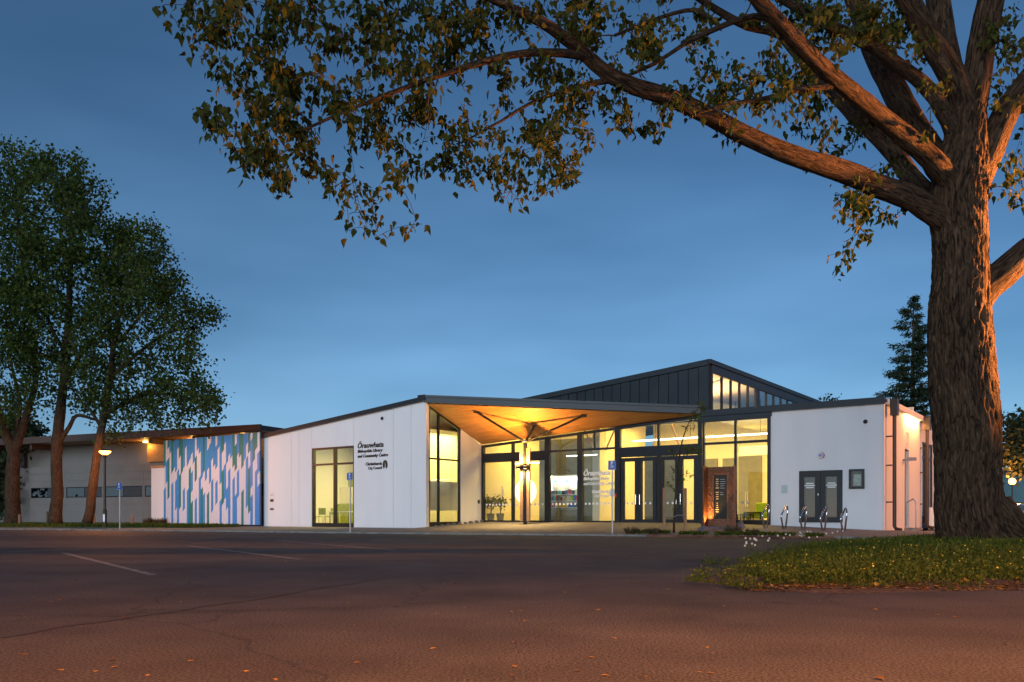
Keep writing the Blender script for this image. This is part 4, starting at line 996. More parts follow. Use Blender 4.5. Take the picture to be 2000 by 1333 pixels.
LIMBS = [
    [(1888, 520, 17.05, 24), (1862, 450, 17, 30), (1787, 391, 16.8, 29), (1715, 364, 16.6, 27), (1652, 337, 16.4, 25), (1535, 299, 16, 22), (1445, 259, 15.7, 21), (1380, 224, 15.4, 20), (1300, 188, 15.1, 19), (1240, 170, 14.9, 18), (1180, 140, 14.7, 17), (1140, 104, 14.6, 15), (1100, 72, 14.5, 14), (1052, 40, 14.3, 12), (980, 8, 14, 9), (900, -30, 13.6, 6)],
    [(1150, 112, 14.6, 11), (1100, 104, 14.5, 9.5), (1020, 105, 14.2, 8.5), (940, 122, 14, 7.5), (860, 148, 13.8, 6.5), (780, 176, 13.6, 5.5), (720, 200, 13.5, 4.5), (660, 224, 13.4, 3.5), (580, 260, 13.3, 2.2)],
    [(1200, 155, 14.8, 8), (1120, 172, 14.6, 5), (1040, 200, 14.6, 4), (980, 236, 14.6, 3.2), (900, 280, 14.5, 2)],
    [(1892, 470, 17.0, 24), (1876, 385, 16.95, 30), (1832, 324, 16.6, 26), (1760, 261, 16.2, 23), (1692, 202, 15.7, 20), (1625, 148, 15.2, 19), (1557, 81, 14.7, 18), (1490, 9, 14.2, 17), (1430, -60, 13.8, 14)],
    [(1640, 165, 15.3, 9), (1556, 176, 15.2, 7), (1500, 192, 15, 5.5), (1420, 204, 14.9, 4), (1350, 225, 14.8, 2)],
    [(1620, 130, 17, 10), (1524, 68, 16.6, 10), (1460, 52, 16.4, 9), (1400, 20, 16.2, 8), (1340, -20, 16, 7)],
    [(1530, 50, 14.5, 9), (1492, 34, 14.6, 8), (1452, 36, 14.7, 7), (1400, 56, 14.8, 6), (1340, 84, 14.9, 5), (1280, 124, 15, 4), (1220, 150, 15, 3)],
    [(1405, 52, 14.8, 5), (1360, 20, 15.2, 5), (1290, 35, 15.5, 4), (1200, 70, 15.8, 3)],
    [(1888, 360, TY, 18), (1872, 275, TY, 22), (1841, 216, 16.8, 18), (1805, 166, 16.7, 16), (1715, 99, 16.5, 14), (1647, 63, 16.4, 13), (1580, 27, 16.2, 12), (1500, -20, 16, 10)],
    [(1885, 460, 17.1, 28), (1868, 375, 17.3, 34), (1823, 306, 17.6, 32), (1782, 243, 18, 31), (1737, 157, 18.4, 28), (1706, 90, 18.8, 27), (1665, -20, 19.3, 24)],
    [(1880, 500, 17.1, 22), (1850, 425, 17.3, 28), (1787, 358, 17.9, 23), (1737, 288, 18.5, 21), (1670, 225, 19.2, 18), (1600, 150, 20, 15), (1520, 60, 21, 12), (1450, -30, 22, 8)],
    [(1890, 235, TY, 34), (1877, 180, 16.9, 31), (1850, 130, 16.8, 28), (1805, 58, 16.6, 26), (1769, -5, 16.4, 25), (1730, -80, 16.2, 22)],
    [(1893, 240, TY, 34), (1904, 180, 16.9, 33), (1917, 90, 16.8, 31), (1935, 0, 16.7, 30), (1950, -80, 16.6, 28)],
    [(1885, 235, 17.4, 28), (1852, 112, 17.9, 26), (1832, 0, 18.2, 25), (1820, -80, 18.4, 24)],
    [(1888, 460, TY, 26), (1905, 360, TY, 33), (1935, 292, 17, 31), (1962, 225, 17, 30), (2005, 165, 17, 29), (2070, 90, 17, 26), (2150, 10, 17.1, 19), (2230, -70, 17.2, 11)],
    [(1885, 680, TY, 32), (1896, 605, TY, 42), (1925, 560, 17, 38), (1958, 535, 17, 35), (2005, 492, 17, 31), (2080, 430, 17, 27), (2160, 365, 17.2, 21), (2250, 290, 17.4, 14), (2330, 200, 17.6, 7)],
]
for L in LIMBS:
    p, r = limb_pts(L); r = [q*.8 for q in r]; sk.add(p, r); fat = max(r)
    rough_tube('limb', p, r, 26 if fat > .15 else 14, M['bark'] if fat > .2 else M['limb'], TREE, .014 if fat > .15 else .006, 8)
for (px, py, a, b, tilt) in ((1870, 549, 14, 9, .15), (1861, 676, 9, 7, 0), (1932, 800, 13, 12, .35)):
    i = min(range(len(fine)), key=lambda k: abs(fine[k].z-at(px, py, TY).z)); R0 = fr[i]; dx = (px-1000)/F*TY-fine[i].x
    dx = max(-R0*.94, min(R0*.94, dx)); c = Vector((fine[i].x+dx, TY-math.sqrt(R0*R0-dx*dx), fine[i].z)); nrm = Vector((dx/R0, -math.sqrt(1-(dx/R0)**2), .05)).normalized()
    c = c-nrm*.045; t1 = nrm.cross(Vector((0, 0, 1))).normalized(); t2 = t1.cross(nrm); sa, sb = a/F*TY, b/F*TY
    ring = lambda s, h: [c+t1*sa*s*math.cos(k*math.pi/12)*(1+.06*math.sin(k*1.7))+t2*sb*s*math.sin(k*math.pi/12)+nrm*h for k in range(24)]
    V = ring(1.35, -.12)+ring(1.2, .05)+ring(1.0, .06)+ring(.97, .03)
    mb = MB().add(V, [(j*24+k, j*24+(k+1) % 24, (j+1)*24+(k+1) % 24, (j+1)*24+k) for j in range(3) for k in range(24)]); s_ = mb.build('branch_collar', M['bark'], TREE, True); at_ = s_.data.attributes.new('barkco', 'FLOAT_VECTOR', 'POINT'); at_.data.foreach_set('vector', [w_ for v_ in s_.data.vertices for w_ in v_.co])
    MB().add(ring(.98, .032), [tuple(range(24))]).build('branch_scar', M['heartwood'], s_)
BL = [(395, 25, 85, 40, 1), (450, 95, 80, 60, .8), (500, 40, 90, 50, 1), (500, 160, 90, 60, .9), (420, 235, 50, 35, .8), (500, 265, 90, 60, 1.2), (560, 330, 100, 55, 1), (590, 200, 90, 70, 1.1), (640, 60, 120, 70, 1.1), (660, 380, 50, 18, .7), (700, 430, 45, 28, .7), (770, 440, 55, 32, .9), (740, 330, 100, 60, .6), (720, 200, 100, 80, 1), (780, 80, 110, 80, 1.2), (850, 60, 100, 70, 1.1), (860, 190, 90, 70, .7), (880, 310, 80, 45, .7), (930, 240, 80, 50, .7), (940, 70, 100, 70, .9), (980, 300, 90, 50, 1), (1030, 350, 80, 45, 1), (1010, 398, 45, 18, .8), (1090, 260, 70, 40, .9), (1120, 330, 35, 45, .7), (1100, 392, 30, 12, .4), (1060, 160, 90, 50, .8), (1110, 40, 90, 50, .7), (1200, 60, 90, 50, .6), (1190, 205, 80, 35, .8), (1240, 255, 60, 25, .6), (1250, 100, 60, 40, .6), (1330, 60, 80, 50, .4), (1350, 185, 90, 35, .9), (1400, 120, 40, 40, .3), (1460, 170, 90, 45, .9), (1540, 130, 70, 45, .8), (1560, 215, 80, 45, .8), (1400, 270, 50, 18, .5), (1640, 270, 45, 40, .5), (1560, 335, 45, 16, .5), (1640, 50, 110, 55, 1.1), (1730, 60, 60, 60, .8), (1560, 30, 90, 40, .8), (1740, 325, 35, 35, .8), (1650, 395, 55, 30, .8), (1700, 430, 50, 40, .8), (1635, 505, 35, 22, .45), (1622, 548, 25, 14, .4), (1830, 130, 40, 80, .5), (1960, 100, 45, 90, .7), (1985, 330, 25, 40, .6), (1985, 395, 28, 30, .6), (1960, 200, 50, 40, .4), (1830, 230, 25, 30, .4), (620, -60, 300, 50, .8), (1100, -60, 300, 50, .8), (1600, -60, 250, 50, .7), (2130, 80, 90, 80, .35), (2250, 240, 110, 90, .35)]
def dep(px, py): return 13.4+3.4*np.clip((px-400)/1400, 0, 1.1), .8
BL = [(a, b, c, d_, e_*(1.9 if a > 1050 else 1)) for a, b, c, d_, e_ in BL]
tips = sample_blobs(BL, 1520, dep, rng)
mb, paths = grow(sk, tips, rng, .26, .0055, .018, .14)
mb.build('twigs', M['twig'], TREE)['kind'] = 'stuff'
P, D = leaves_on(paths, 10, .075, rng, 1.0, .2); S = rng.uniform(.075, .172, len(P))
order = np.argsort(-(S/P[:, 1]) - 1*((np.abs(P[:, 0]/P[:, 1]) < .6) & ((P[:, 2]-H)/P[:, 1] < .6)))
big, rest = order[:300], order[300:]
v, f = scatter(P[rest], D[rest], S[rest], LEAF_T, LEAF_F, rng)
CR = npmesh('crown', v, f, M['leafA'], TREE); CR['kind'] = 'stuff'
lm = bpy.data.meshes.new('leaf'); lm.from_pydata([tuple(map(float, t)) for t in LEAF_T], [], [tuple(map(int, q)) for q in LEAF_F]); lm.update(); lm.materials.append(M['leafA'])
FR = frames(D[big], rng)
for i, k in enumerate(big):
    o = bpy.data.objects.new('leaf', lm); COL.objects.link(o); o.parent = CR
    m3 = Matrix([[float(FR[i][c][r_])*float(S[k]) for c in range(3)] for r_ in range(3)]).to_4x4(); m3.translation = Vector(map(float, P[k])); o.matrix_local = m3

# --- street trees by the hall
def street_tree(lab, limbs, blobs, ntips, per, Yd, seed, leafs, spread, group, bark=None, leafmat=None, sd=2.2):
    rng = np.random.default_rng(seed); T = empty('street_tree', (0, 0, 0)); tag(T, lab, 'tree', group); sk = Skeleton()
    for i, L in enumerate(limbs):
        p, r = limb_pts(L); r = [q*.82 for q in r]; sk.add(p, r)
        rough_tube('trunk' if i == 0 else 'limb', p, r, 22 if i == 0 else 12, bark or M['bark2'], T, .02 if i == 0 else .008, 5)
    mb, paths = grow(sk, sample_blobs(blobs, int(ntips*.72), lambda a, b: (Yd, sd), rng), rng, .02, .012, .02, .1)
    mb.build('twigs', M['twig'], T)['kind'] = 'stuff'
    P, D = leaves_on(paths, int(per*1.3), spread*.85, rng, .35, .45)
    v, f = scatter(P, D, rng.uniform(leafs*.55, leafs*1.1, len(P)), DIA_T, DIA_F, rng); npmesh('crown', v, f, leafmat or M['leafB'], T)['kind'] = 'stuff'
    return T
GT = 'maples growing in the verge beside the hall'
y1, y2, y3 = 49.5, 48.5, 47
street_tree('forked maple at the edge of the view with dark rutted trunk', 
    [[(24, 1024, y1, 19), (26, 1000, y1, 16), (24, 960, y1, 15), (26, 900, y1, 14), (25, 880, y1, 13), (12, 850, y1, 10), (0, 820, y1, 9), (-14, 760, y1, 7), (-20, 660, y1, 5), (-10, 500, y1, 3)],
     [(26, 890, y1, 11), (40, 850, y1, 9), (55, 800, y1, 8), (70, 740, y1, 6), (60, 640, y1, 5), (45, 520, y1, 4), (30, 380, y1, 2.5)],
     [(30, 870, y1, 6), (36, 820, y1, 5), (38, 780, y1, 4), (20, 700, y1, 3), (10, 600, y1, 2)]],
    [(0, 350, 60, 80, 1), (20, 480, 80, 90, 1), (-20, 620, 90, 90, 1), (30, 600, 60, 60, .9), (20, 720, 70, 60, 1), (-10, 800, 60, 40, .7), (45, 780, 50, 50, .45)], 620, 26, y1, 5, .23, .38, GT)
street_tree('tallest maple with straight trunk between the forked one and the lamp',
    [[(108, 1022, y2, 17), (109, 1000, y2, 14), (112, 960, y2, 12), (110, 900, y2, 12), (113, 850, y2, 12), (118, 800, y2, 11), (125, 740, y2, 9), (132, 660, y2, 8), (136, 560, y2, 6), (138, 450, y2, 4), (120, 340, y2, 2)],
     [(118, 860, y2, 6), (135, 835, y2, 5), (150, 812, y2, 4), (185, 820, y2, 3)], [(124, 750, y2, 6), (160, 690, y2, 5), (200, 640, y2, 4), (240, 600, y2, 3)],
     [(130, 690, y2, 5), (100, 640, y2, 4), (80, 560, y2, 3)], [(128, 720, y2, 5), (105, 700, y2, 4), (70, 690, y2, 3)]],
    [(60, 330, 50, 45, .9), (110, 350, 60, 55, 1), (165, 400, 50, 60, 1), (100, 450, 80, 80, 1), (200, 470, 60, 60, 1), (150, 560, 100, 70, .9), (235, 560, 55, 70, .9), (90, 650, 70, 70, .7), (180, 680, 80, 60, .7), (130, 760, 90, 50, .55), (60, 560, 50, 60, .8), (230, 490, 30, 50, .8)], 900, 26, y2, 9, .23, .36, GT)
street_tree('leaning maple behind the lit lamp with its crown over the hall roof',
    [[(170, 1022, y3, 12), (176, 1000, y3, 10.5), (180, 960, y3, 9.5), (188, 900, y3, 9), (196, 850, y3, 9), (205, 800, y3, 8), (215, 740, y3, 7), (222, 670, y3, 5.5), (240, 590, y3, 4), (260, 520, y3, 2.5)],
     [(204, 810, y3, 6), (240, 790, y3, 5), (290, 770, y3, 4), (350, 775, y3, 3), (400, 790, y3, 2)], [(216, 740, y3, 5), (270, 690, y3, 4), (330, 650, y3, 3), (390, 640, y3, 2)],
     [(200, 840, y3, 4), (175, 800, y3, 3.5), (150, 780, y3, 2.5)], [(222, 680, y3, 4), (290, 600, y3, 3), (330, 560, y3, 2)]],
    [(280, 470, 45, 45, .9), (300, 540, 45, 55, 1), (250, 600, 80, 60, .7), (340, 590, 40, 55, .9), (400, 620, 33, 26, 1), (370, 660, 40, 20, .35), (300, 690, 80, 45, .55), (380, 710, 35, 40, .7), (260, 760, 80, 40, .7), (350, 770, 70, 40, .8), (405, 790, 27, 35, .8), (300, 825, 60, 20, .8), (200, 790, 50, 40, .5), (215, 850, 40, 15, .4), (400, 825, 25, 14, .5), (185, 700, 60, 50, .45)], 880, 22, y3, 13, .21, .33, GT)
# trunk sprout on the tall maple is part of its crown look; far dark trees at the edge of the view
rngf = np.random.default_rng(21)
def mass_tree(name, lab, blobs, n, Yd, sd, size, lm_, trunkpx=None, seed=1, cat='tree'):
    rng = np.random.default_rng(seed); T = empty(name, (0, 0, 0)); tag(T, lab, cat)
    if trunkpx:
        p, r = limb_pts(trunkpx); rough_tube('trunk', p, r, 12, M['bark2'], T, .01, 4)
    P = np.array([tuple(q) for q in sample_blobs(blobs, n, lambda a, b: (Yd, sd), rng)]); c = rng.normal(size=(max(8, n//22), 3))
    P += c[rng.integers(0, len(c), n)]*size*1.2
    v, f = scatter(P, rng.normal(size=(n, 3))+(0, 0, -.2), rng.uniform(size*.7, size*1.3, n), DIA_T, DIA_F, rng); npmesh('crown', v, f, lm_, T)['kind'] = 'stuff'
mass_tree('background_tree', 'dark dense tree behind the hall corner at the edge of the view', [(10, 860, 45, 35, 1), (45, 845, 28, 20, 1), (-5, 930, 28, 60, 1.2), (10, 990, 16, 25, 1)], 5200, 66, 2, .38, M['leafD'], [(10, 1015, 66, 6), (8, 940, 66, 5), (14, 850, 66, 3)], 2)
mass_tree('background_tree', 'rounded dusky tree behind the far lamp beyond the big trunk', [(1990, 850, 34, 40, 1), (1975, 880, 22, 34, 1), (2010, 900, 45, 30, 1), (2020, 840, 40, 40, 1)], 3600, 78, 2, .36, M['leafD'], [(2012, 1000, 78, 6), (2008, 930, 78, 5), (2000, 860, 78, 3)], 5)
mass_tree('background_tree', 'small leafy treetop peeping over the far end of the clerestory roof', [(1612, 795, 16, 8, 1), (1628, 797, 12, 8, 1), (1618, 806, 20, 10, 1)], 700, 85, 1, .3, M['leafD'], [(1618, 1000, 85, 4), (1618, 860, 85, 3), (1616, 800, 85, 2)], 6)
# conifer
CT = empty('conifer_tree', (0, 0, 0)); tag(CT, 'dark pointed conifer rising behind the low side wing', 'tree')
cY = 62; base = at(1782, 1005, cY); topz = at(1783, 577, cY).z
MB().tube([(base.x, cY, .1), (base.x, cY, topz*.5), (base.x+.1, cY, topz)], [.35, .2, .02], 10).build('trunk', M['bark2'], CT)
rng = np.random.default_rng(9); Ps, Ds = [], []; br = MB()
zz = topz-.3
while zz > 3.2:
    t = (topz-zz)/(topz-3.2); L = .25+2.9*t**.8; nb_ = int(4+4*t)
    for k in range(nb_):
        a = rng.uniform(0, 2*math.pi); ll = L*rng.uniform(.55, 1.25); dv = np.array([math.cos(a), math.sin(a), 0]); p0 = np.array([base.x, cY, zz]); p1 = p0+dv*ll*.6+(0, 0, .05*ll); p2 = p0+dv*ll+np.array([0, 0, .12*ll])
        br.tube([p0, p1, p2], [.04, .025, .008], 4, cap=False)
        m_ = int(30+90*ll); s = rng.uniform(.15, 1, m_)[:, None]; q = p0+(p2-p0)*s; Ps.append(q+rng.normal(size=(m_, 3))*(.12, .12, .10)); Ds.append(dv+rng.normal(size=(m_, 3))*.6+(0, 0, -.6))
    zz -= .42
br.build('branches', M['twig'], CT)['kind'] = 'stuff'
Ps, Ds = np.concatenate(Ps), np.concatenate(Ds); NT = DIA_T*np.array([.4, 1, 1], np.float32)
v, f = scatter(Ps, Ds, rng.uniform(.12, .3, len(Ps)), NT, DIA_F, rng); npmesh('crown', v, f, M['leafC'], CT)['kind'] = 'stuff'

# --- grass island
ISL = [(2.3, 8.6), (2.2, 9.3), (2.7, 10.6), (3.3, 12.5), (4.0, 14.4), (5.3, 17.2), (7.2, 20.2), (10, 22.9), (14, 24.2), (20, 24), (22, 18), (18, 12.5), (11, 9.5), (6.4, 8.8), (4.8, 8.2), (3.7, 8.0), (2.9, 7.85), (2.5, 8.1)]
def inside(x, y, poly):
    c = False
    for (x0, y0), (x1, y1) in zip(poly, poly[1:]+poly[:1]):
        if (y0 > y) != (y1 > y) and x < (x1-x0)*(y-y0)/(y1-y0)+x0: c = not c
    return c
def edge_d(x, y, poly):
    m = 9e9
    for (x0, y0), (x1, y1) in zip(poly, poly[1:]+poly[:1]):
        dx, dy = x1-x0, y1-y0; t = max(0, min(1, ((x-x0)*dx+(y-y0)*dy)/(dx*dx+dy*dy))); m = min(m, math.hypot(x-x0-t*dx, y-y0-t*dy))
    return m
def mound(x, y):
    e = edge_d(x, y, ISL); return .012+.24*(1-math.exp(-e/2.4))+.04*noise.noise(Vector((x*.7, y*.7, 0)))*min(1, e)
gx, gy = np.arange(1.4, 22.4, .3), np.arange(7, 24.6, .3); idx = {}; V = []; Fc = []
def wob(x, y): return x+.12*noise.noise(Vector((x*2, y*2, 3))), y+.12*noise.noise(Vector((x*2, y*2, 8)))
for x in gx:
    for y in gy:
        a, b = wob(x, y)
        if inside(a, b, ISL): z = mound(a, b)
        else: z = max(-.12, .02-.25*edge_d(a, b, ISL))
        idx[(round(x, 2), round(y, 2))] = len(V); V.append((a, b, z))
for x in gx[:-1]:
    for y in gy[:-1]:
        q = [idx[(round(x+dx, 2), round(y+dy, 2))] for dx, dy in ((0, 0), (.3, 0), (.3, .3), (0, .3))]
        if any(V[i][2] > -.1 for i in q): Fc.append(q)
isl = tag(mesh('grass_island', V, Fc, M['soil'], None, True), kind='structure')
rng = np.random.default_rng(14)
def island_points(n, near_bias=True, emin=.05):
    out = []
    while len(out) < n:
        y = 7.3+(23.8-7.3)*rng.uniform()**1.7; x = rng.uniform(1.7, min(.66*y+1.2, 20))
        if not inside(x+.8*noise.noise(Vector((x*1.3, y*1.3, 1))), y+.8*noise.noise(Vector((x*1.3, y*1.3, 6))), ISL): continue
        e = edge_d(x, y, ISL)
        bare = noise.noise(Vector((x*.55, y*.38, 4)))
        if e < emin+.1*rng.uniform(): continue
        if y < 9.3 and x > 2.9 and rng.uniform() < .8*max(0, min(1, (9.15-y)/.9))*min(1, (x-2.9)): continue
        if bare > .16 and rng.uniform() < .85: continue
        if math.hypot(x-9.35, y-17) < 1.15: continue
        out.append((x, y, mound(x, y)))
    return np.array(out)
P = island_points(52000); n = len(P); ed = np.array([edge_d(a, b, ISL) for a, b, c in P]); D = np.stack([rng.normal(size=n)*.45, rng.normal(size=n)*.45, np.ones(n)], 1)
S = rng.uniform(.05, .135, n)*(.35+.65*np.clip(ed/1.0, 0, 1))*(1+.8*(rng.uniform(size=n) < .05)); T_ = BLADE_T*np.array([2.2, 1, 1], np.float32)
v, f = scatter(P-(0, 0, .01), D, S, T_, BLADE_F, rng)
tag(npmesh('grass', v, f, M['grass']), 'rough grass covering the island under the big tree', 'grass', kind='stuff')
P = island_points(42000, emin=.0); n = len(P); D = np.stack([rng.normal(size=n), rng.normal(size=n), rng.uniform(-.1, .5, n)], 1)
v, f = scatter(P+np.stack([0*S[:n] if len(S) >= n else np.zeros(n), np.zeros(n), rng.uniform(.01, .12, n)], 1), D, rng.uniform(.014, .032, n), DIA_T*np.array([1.3, 1, 1], np.float32), DIA_F, rng)
tag(npmesh('clover_weeds', v, f, M['clover']), 'low clover leaves mixed through the island grass', 'weeds', kind='stuff')
P = island_points(380); n = len(P); D = np.stack([rng.normal(size=n), rng.normal(size=n), np.ones(n)*.7], 1)
v, f = scatter(P+(0, 0, .11), D, rng.uniform(.011, .019, n), DIA_T*np.array([1.8, 1, 1], np.float32), DIA_F, rng)
tag(npmesh('yellow_flowers', v, f, M['petal']), 'tiny yellow flowers scattered through the island grass', 'flowers', kind='stuff')
mb = MB(); stalk = MB()
for k in range(46):
    t = rng.uniform(); x, y = 2.5+t*4.2+rng.normal()*.25, 11.6+t*6.5+rng.normal()*.4
    if not inside(x, y, ISL): continue
    z = mound(x, y); h = rng.uniform(.2, .34); tx_ = x+rng.normal()*.04
    stalk.tube([(x, y, z), (tx_, y, z+h)], .003, 3, cap=False)
    mb.lathe([(.002, -.018), (.016, -.008), (.018, .006), (.006, .018)], 6, (tx_, y, z+h))
o = mb.build('seed_heads', M['seed']); tag(o, 'white seed heads on stalks along the car park edge of the island', 'flowers', kind='stuff'); stalk.build('stalks', M['grass'], o)['kind'] = 'stuff'
# leaf litter on the asphalt and along the island edge
pts = []
for k in range(420):
    y = 2.6+24*rng.uniform()**1.6; x = rng.uniform(-.65, .6)*y
    if not inside(x, y, ISL): pts.append((x, y, .006))
for k in range(1500):
    x = rng.uniform(2.2, 6.5); y = 7.85+.05*x+abs(rng.normal())*.45
    pts.append((x, y, (mound(x, y) if inside(x, y, ISL) else 0)+.008))
P = np.array(pts); n = len(P); D = np.stack([rng.normal(size=n), rng.normal(size=n), rng.normal(size=n)*.12], 1); S = np.where(np.arange(n) < 420, rng.uniform(.02, .05, n), rng.uniform(.03, .07, n))
v, f = scatter(P, D, S, DIA_T*np.array([1, 1, .6], np.float32), DIA_F, rng, nrm=np.tile(np.array([[.05, .03, 1.0]]), (n, 1)))
tag(npmesh('leaf_litter', v, f, M['litter']), 'dry fallen leaves strewn over the asphalt', 'leaves', kind='stuff')
# verge grass
P = []
while len(P) < 16000:
    x, y = rng.uniform(-42, -14.6), rng.uniform(42.5, 58)
    if inside(x, y, lw) and x > -.68*y: P.append((x, y, .13))
P = np.array(P); n = len(P); D = np.stack([rng.normal(size=n)*.4, rng.normal(size=n)*.4, np.ones(n)], 1)
v, f = scatter(P, D, rng.uniform(.08, .2, n), BLADE_T*np.array([6, 1, 1], np.float32), BLADE_F, rng)
tag(npmesh('verge_grass', v, f, M['grass']), 'mown grass on the verge under the maples', 'grass', kind='stuff')

# ------------------------------------------------------------------ street lamps and their light
FLOOD = (1, .32, .07)
def lantern(name, pos, hgt, power, lab, globe=False, rad=.12, bulb='sodium'):
    L = empty(name, pos); tag(L, lab, 'street lamp')
    MB().lathe([(.1, 0), (.1, .9), (.065, .95), (.055, hgt-.3), (.05, hgt-.28)], 14).build('pole', M['bronze'], L)
    box('access_door', -.045, .045, -.115, -.1, .3, .7, M['galv'], L)
    if globe:
        pr = [(.3*math.sin(t), hgt-.03-.3*math.cos(t)) for t in np.linspace(.2, math.pi-.05, 12)]
        MB().lathe(pr, 20).build('globe', M[bulb], L, True); MB().lathe([(.09, hgt-.36), (.12, hgt-.30)], 12).build('collar', M['bronze'], L)
    else:
        z0 = hgt if not power else hgt+.1
        MB().lathe([(.05, hgt-.28), (.1, hgt-.26), (.12, hgt-.13)], 16).build('bowl_holder', M['bronze'], L)
        if not power: MB().lathe([(.12, z0-.12), (.25, z0-.02), (.29, z0+.03), (.27, z0+.07)], 18).build('bowl', M[bulb], L, True)
        MB().lathe([(.29, z0+.075), (.24, z0+.12), (.1, z0+.16), (.02, z0+.17)], 18).build('hood', M['bronze'], L, True)
    light('lamp_light', 'POINT', (0, 0, hgt-.16 if power else hgt), power or (1900 if not globe else 3500), FLOOD, rad if power else .07, parent=L)
    return L
p = gp(205, 1031, .08); lantern('street_lamp', p, at(208, 884, p.y).z-.08, 0, 'lit sodium post lamp in front of the maples')
p = at(1977, 1000, 74); p.z = .05; lantern('street_lamp', p, at(1976, 940, 74).z-.05, 0, 'glowing globe lamp on a pale pole beyond the big trunk', True, bulb='sodium2')
# the two car park lights that reach the tree and the asphalt from outside the picture
p = Vector((20.0, 16.9, 0)); lp = lantern('street_lamp', p, 6.2, 300, 'tall car park lamp outside the picture past the big trunk', rad=.2)
light('tree_floodlight', 'SPOT', (0, 0, 5.6), 115000, FLOOD, .25, Vector((-10.6, .2, .3)).to_track_quat('-Z', 'Y').to_euler(), 42, .9, parent=lp)
p = Vector((24.5, 27.6, 0)); lantern('street_lamp', p, 6.2, 9000, 'car park lamp outside the picture beside the side wing', rad=.2)
p = Vector((3.0, -8.0, 0)); lp = lantern('street_lamp', p, 8.0, 2300, 'tall car park lamp outside the picture behind the viewer', rad=.2)
light('lamp_floodlight', 'SPOT', (0, 0, 7.8), 92000, FLOOD, .2, None, 154, .7, parent=lp)

# ------------------------------------------------------------------ signs, posts, racks
def parking_sign(px, foot, top_, lab, s):
    p = gp(px, foot, .055); ht = at(px, top_, p.y).z-.055; o = empty('parking_sign', p, -.35); tag(o, lab, 'sign', 'blue parking signs along the kerb')
    MB().tube([(0, 0, 0), (0, 0, ht)], .03, 10).build('post', M['galv'], o)
    pw, ph = .3*s, .36*s
    bevel(box('plate', -pw/2, pw/2, -.045, -.032, ht-ph, ht, M['blue'], o), .004)
    box('border', -pw/2+.012, pw/2-.012, -.049, -.046, ht-ph+.012, ht-ph+.02, M['whitep'], o)
    text('lettering', 'P', .19*s, .085*s, M['whitep'], o, -.045*s, ht-.165*s, -.046, 0, .006, .002)
    text('lettering', '10', .12*s, .10*s, M['whitep'], o, -.05*s, ht-.275*s, -.046, 0, .002, .002)
parking_sign(1196, 1043, 900, 'blue parking sign on a post in front of the entrance lettering', .95)
parking_sign(684, 1040, 924, 'blue parking sign on a post before the white wing window', .8)
parking_sign(234, 1034, 943, 'blue parking sign on a post beside the street lamp', .95)
for i, (px, py, lab) in enumerate(((38, 1005, 'wooden verge post in front of the forked maple'), (92, 999, 'tallest wooden verge post beside the straight maple trunk'), (184, 1008, 'wooden verge post beside the leaning maple trunk'), (258, 1008, 'wooden verge post between the blue sign and the low pale wall'))):
    p = gp(px, 1028, .1); h = at(px, py, p.y).z-.1; o = MB().lathe([(.07, 0), (.075, .05), (.07, h-.04), (.05, h)], 8).build('verge_post', M['postwood']); o.location = p; tag(o, lab, 'post', 'wooden posts along the verge')
# bicycle stands
names = ('first bicycle stand, in front of the lounge glass', 'second bicycle stand, below the small wall plaque', 'third bicycle stand, before the hinge side of the display doors', 'fourth bicycle stand, before the meeting of the display doors', 'last bicycle stand, past the display doors')
for i, (px, foot) in enumerate(((1495.5, 1038), (1532, 1038.7), (1569, 1039.5), (1608.5, 1040.5), (1648, 1041.5))):
    p = gp(px, foot, .12); xl, yl = loc(p.x, p.y); p.z = path_z(xl, yl)-.01
    s = p.y/F; o = empty('bicycle_stand', p); tag(o, 'polished steel loop, '+names[i], 'bicycle stand', 'polished bicycle stands before the white block')
    prof = [(-2.5, 0), (-9.5, 27), (-9, 30), (4, 47.5), (6.5, 49), (9, 46), (9.8, 38), (2.5, 0)]
    pts = [Vector((a*s*.92, a*s*.75, b*s)) for a, b in prof]
    MB().tube(pts, .031, 12).build('loop', M['steel'], o, True)
    for q in (pts[0], pts[-1]): MB().lathe([(.06, 0), (.06, .012)], 12, (q.x, q.y, .012)).build('base_plate', M['galv'], o)

# carved memorial panel
myy = FY-2.6; mx0, mx1 = fx(1382, myy), fx(1432, myy)
mz = path_z((mx0+mx1)/2, myy); mt = zl(913, mx0, myy)-mz; mw = mx1-mx0
CP = empty('carved_panel', W(mx0, myy, mz), ROT); tag(CP, 'tall carved dark timber panel framing an inscribed plaque', 'sculpture')
zt_ = mt; fw = .26
box('plinth', -.15, mw+.15, -.15, .3, -.02, .06, M['rock'], CP)
bevel(box('stile', 0, fw, 0, .16, .06, zt_, M['carved'], CP), .012); bevel(box('stile', mw-fw, mw, 0, .16, .06, zt_, M['carved'], CP), .012)
bevel(box('rail', fw+.002, mw-fw-.002, .01, .16, .06, .36, M['carved'], CP), .01); bevel(box('rail', fw+.002, mw-fw-.002, .01, .16, zt_-.3, zt_, M['carved'], CP), .01)
pq = box('plaque', fw+.002, mw-fw-.002, .05, .12, .362, zt_-.302, M['plaque'], CP)
bevel(box('side_wing', -.06, .0-.004, -.38, .16, .06, zt_+.02, M['carved'], CP), .012); box('wing_edge', -.1, -.062, -.4, .16, .06, zt_+.04, M['bronze'], CP)
bevel(box('side_wing', mw+.004, mw+.06, -.05, .16, .06, zt_+.03, M['carved'], CP), .012)
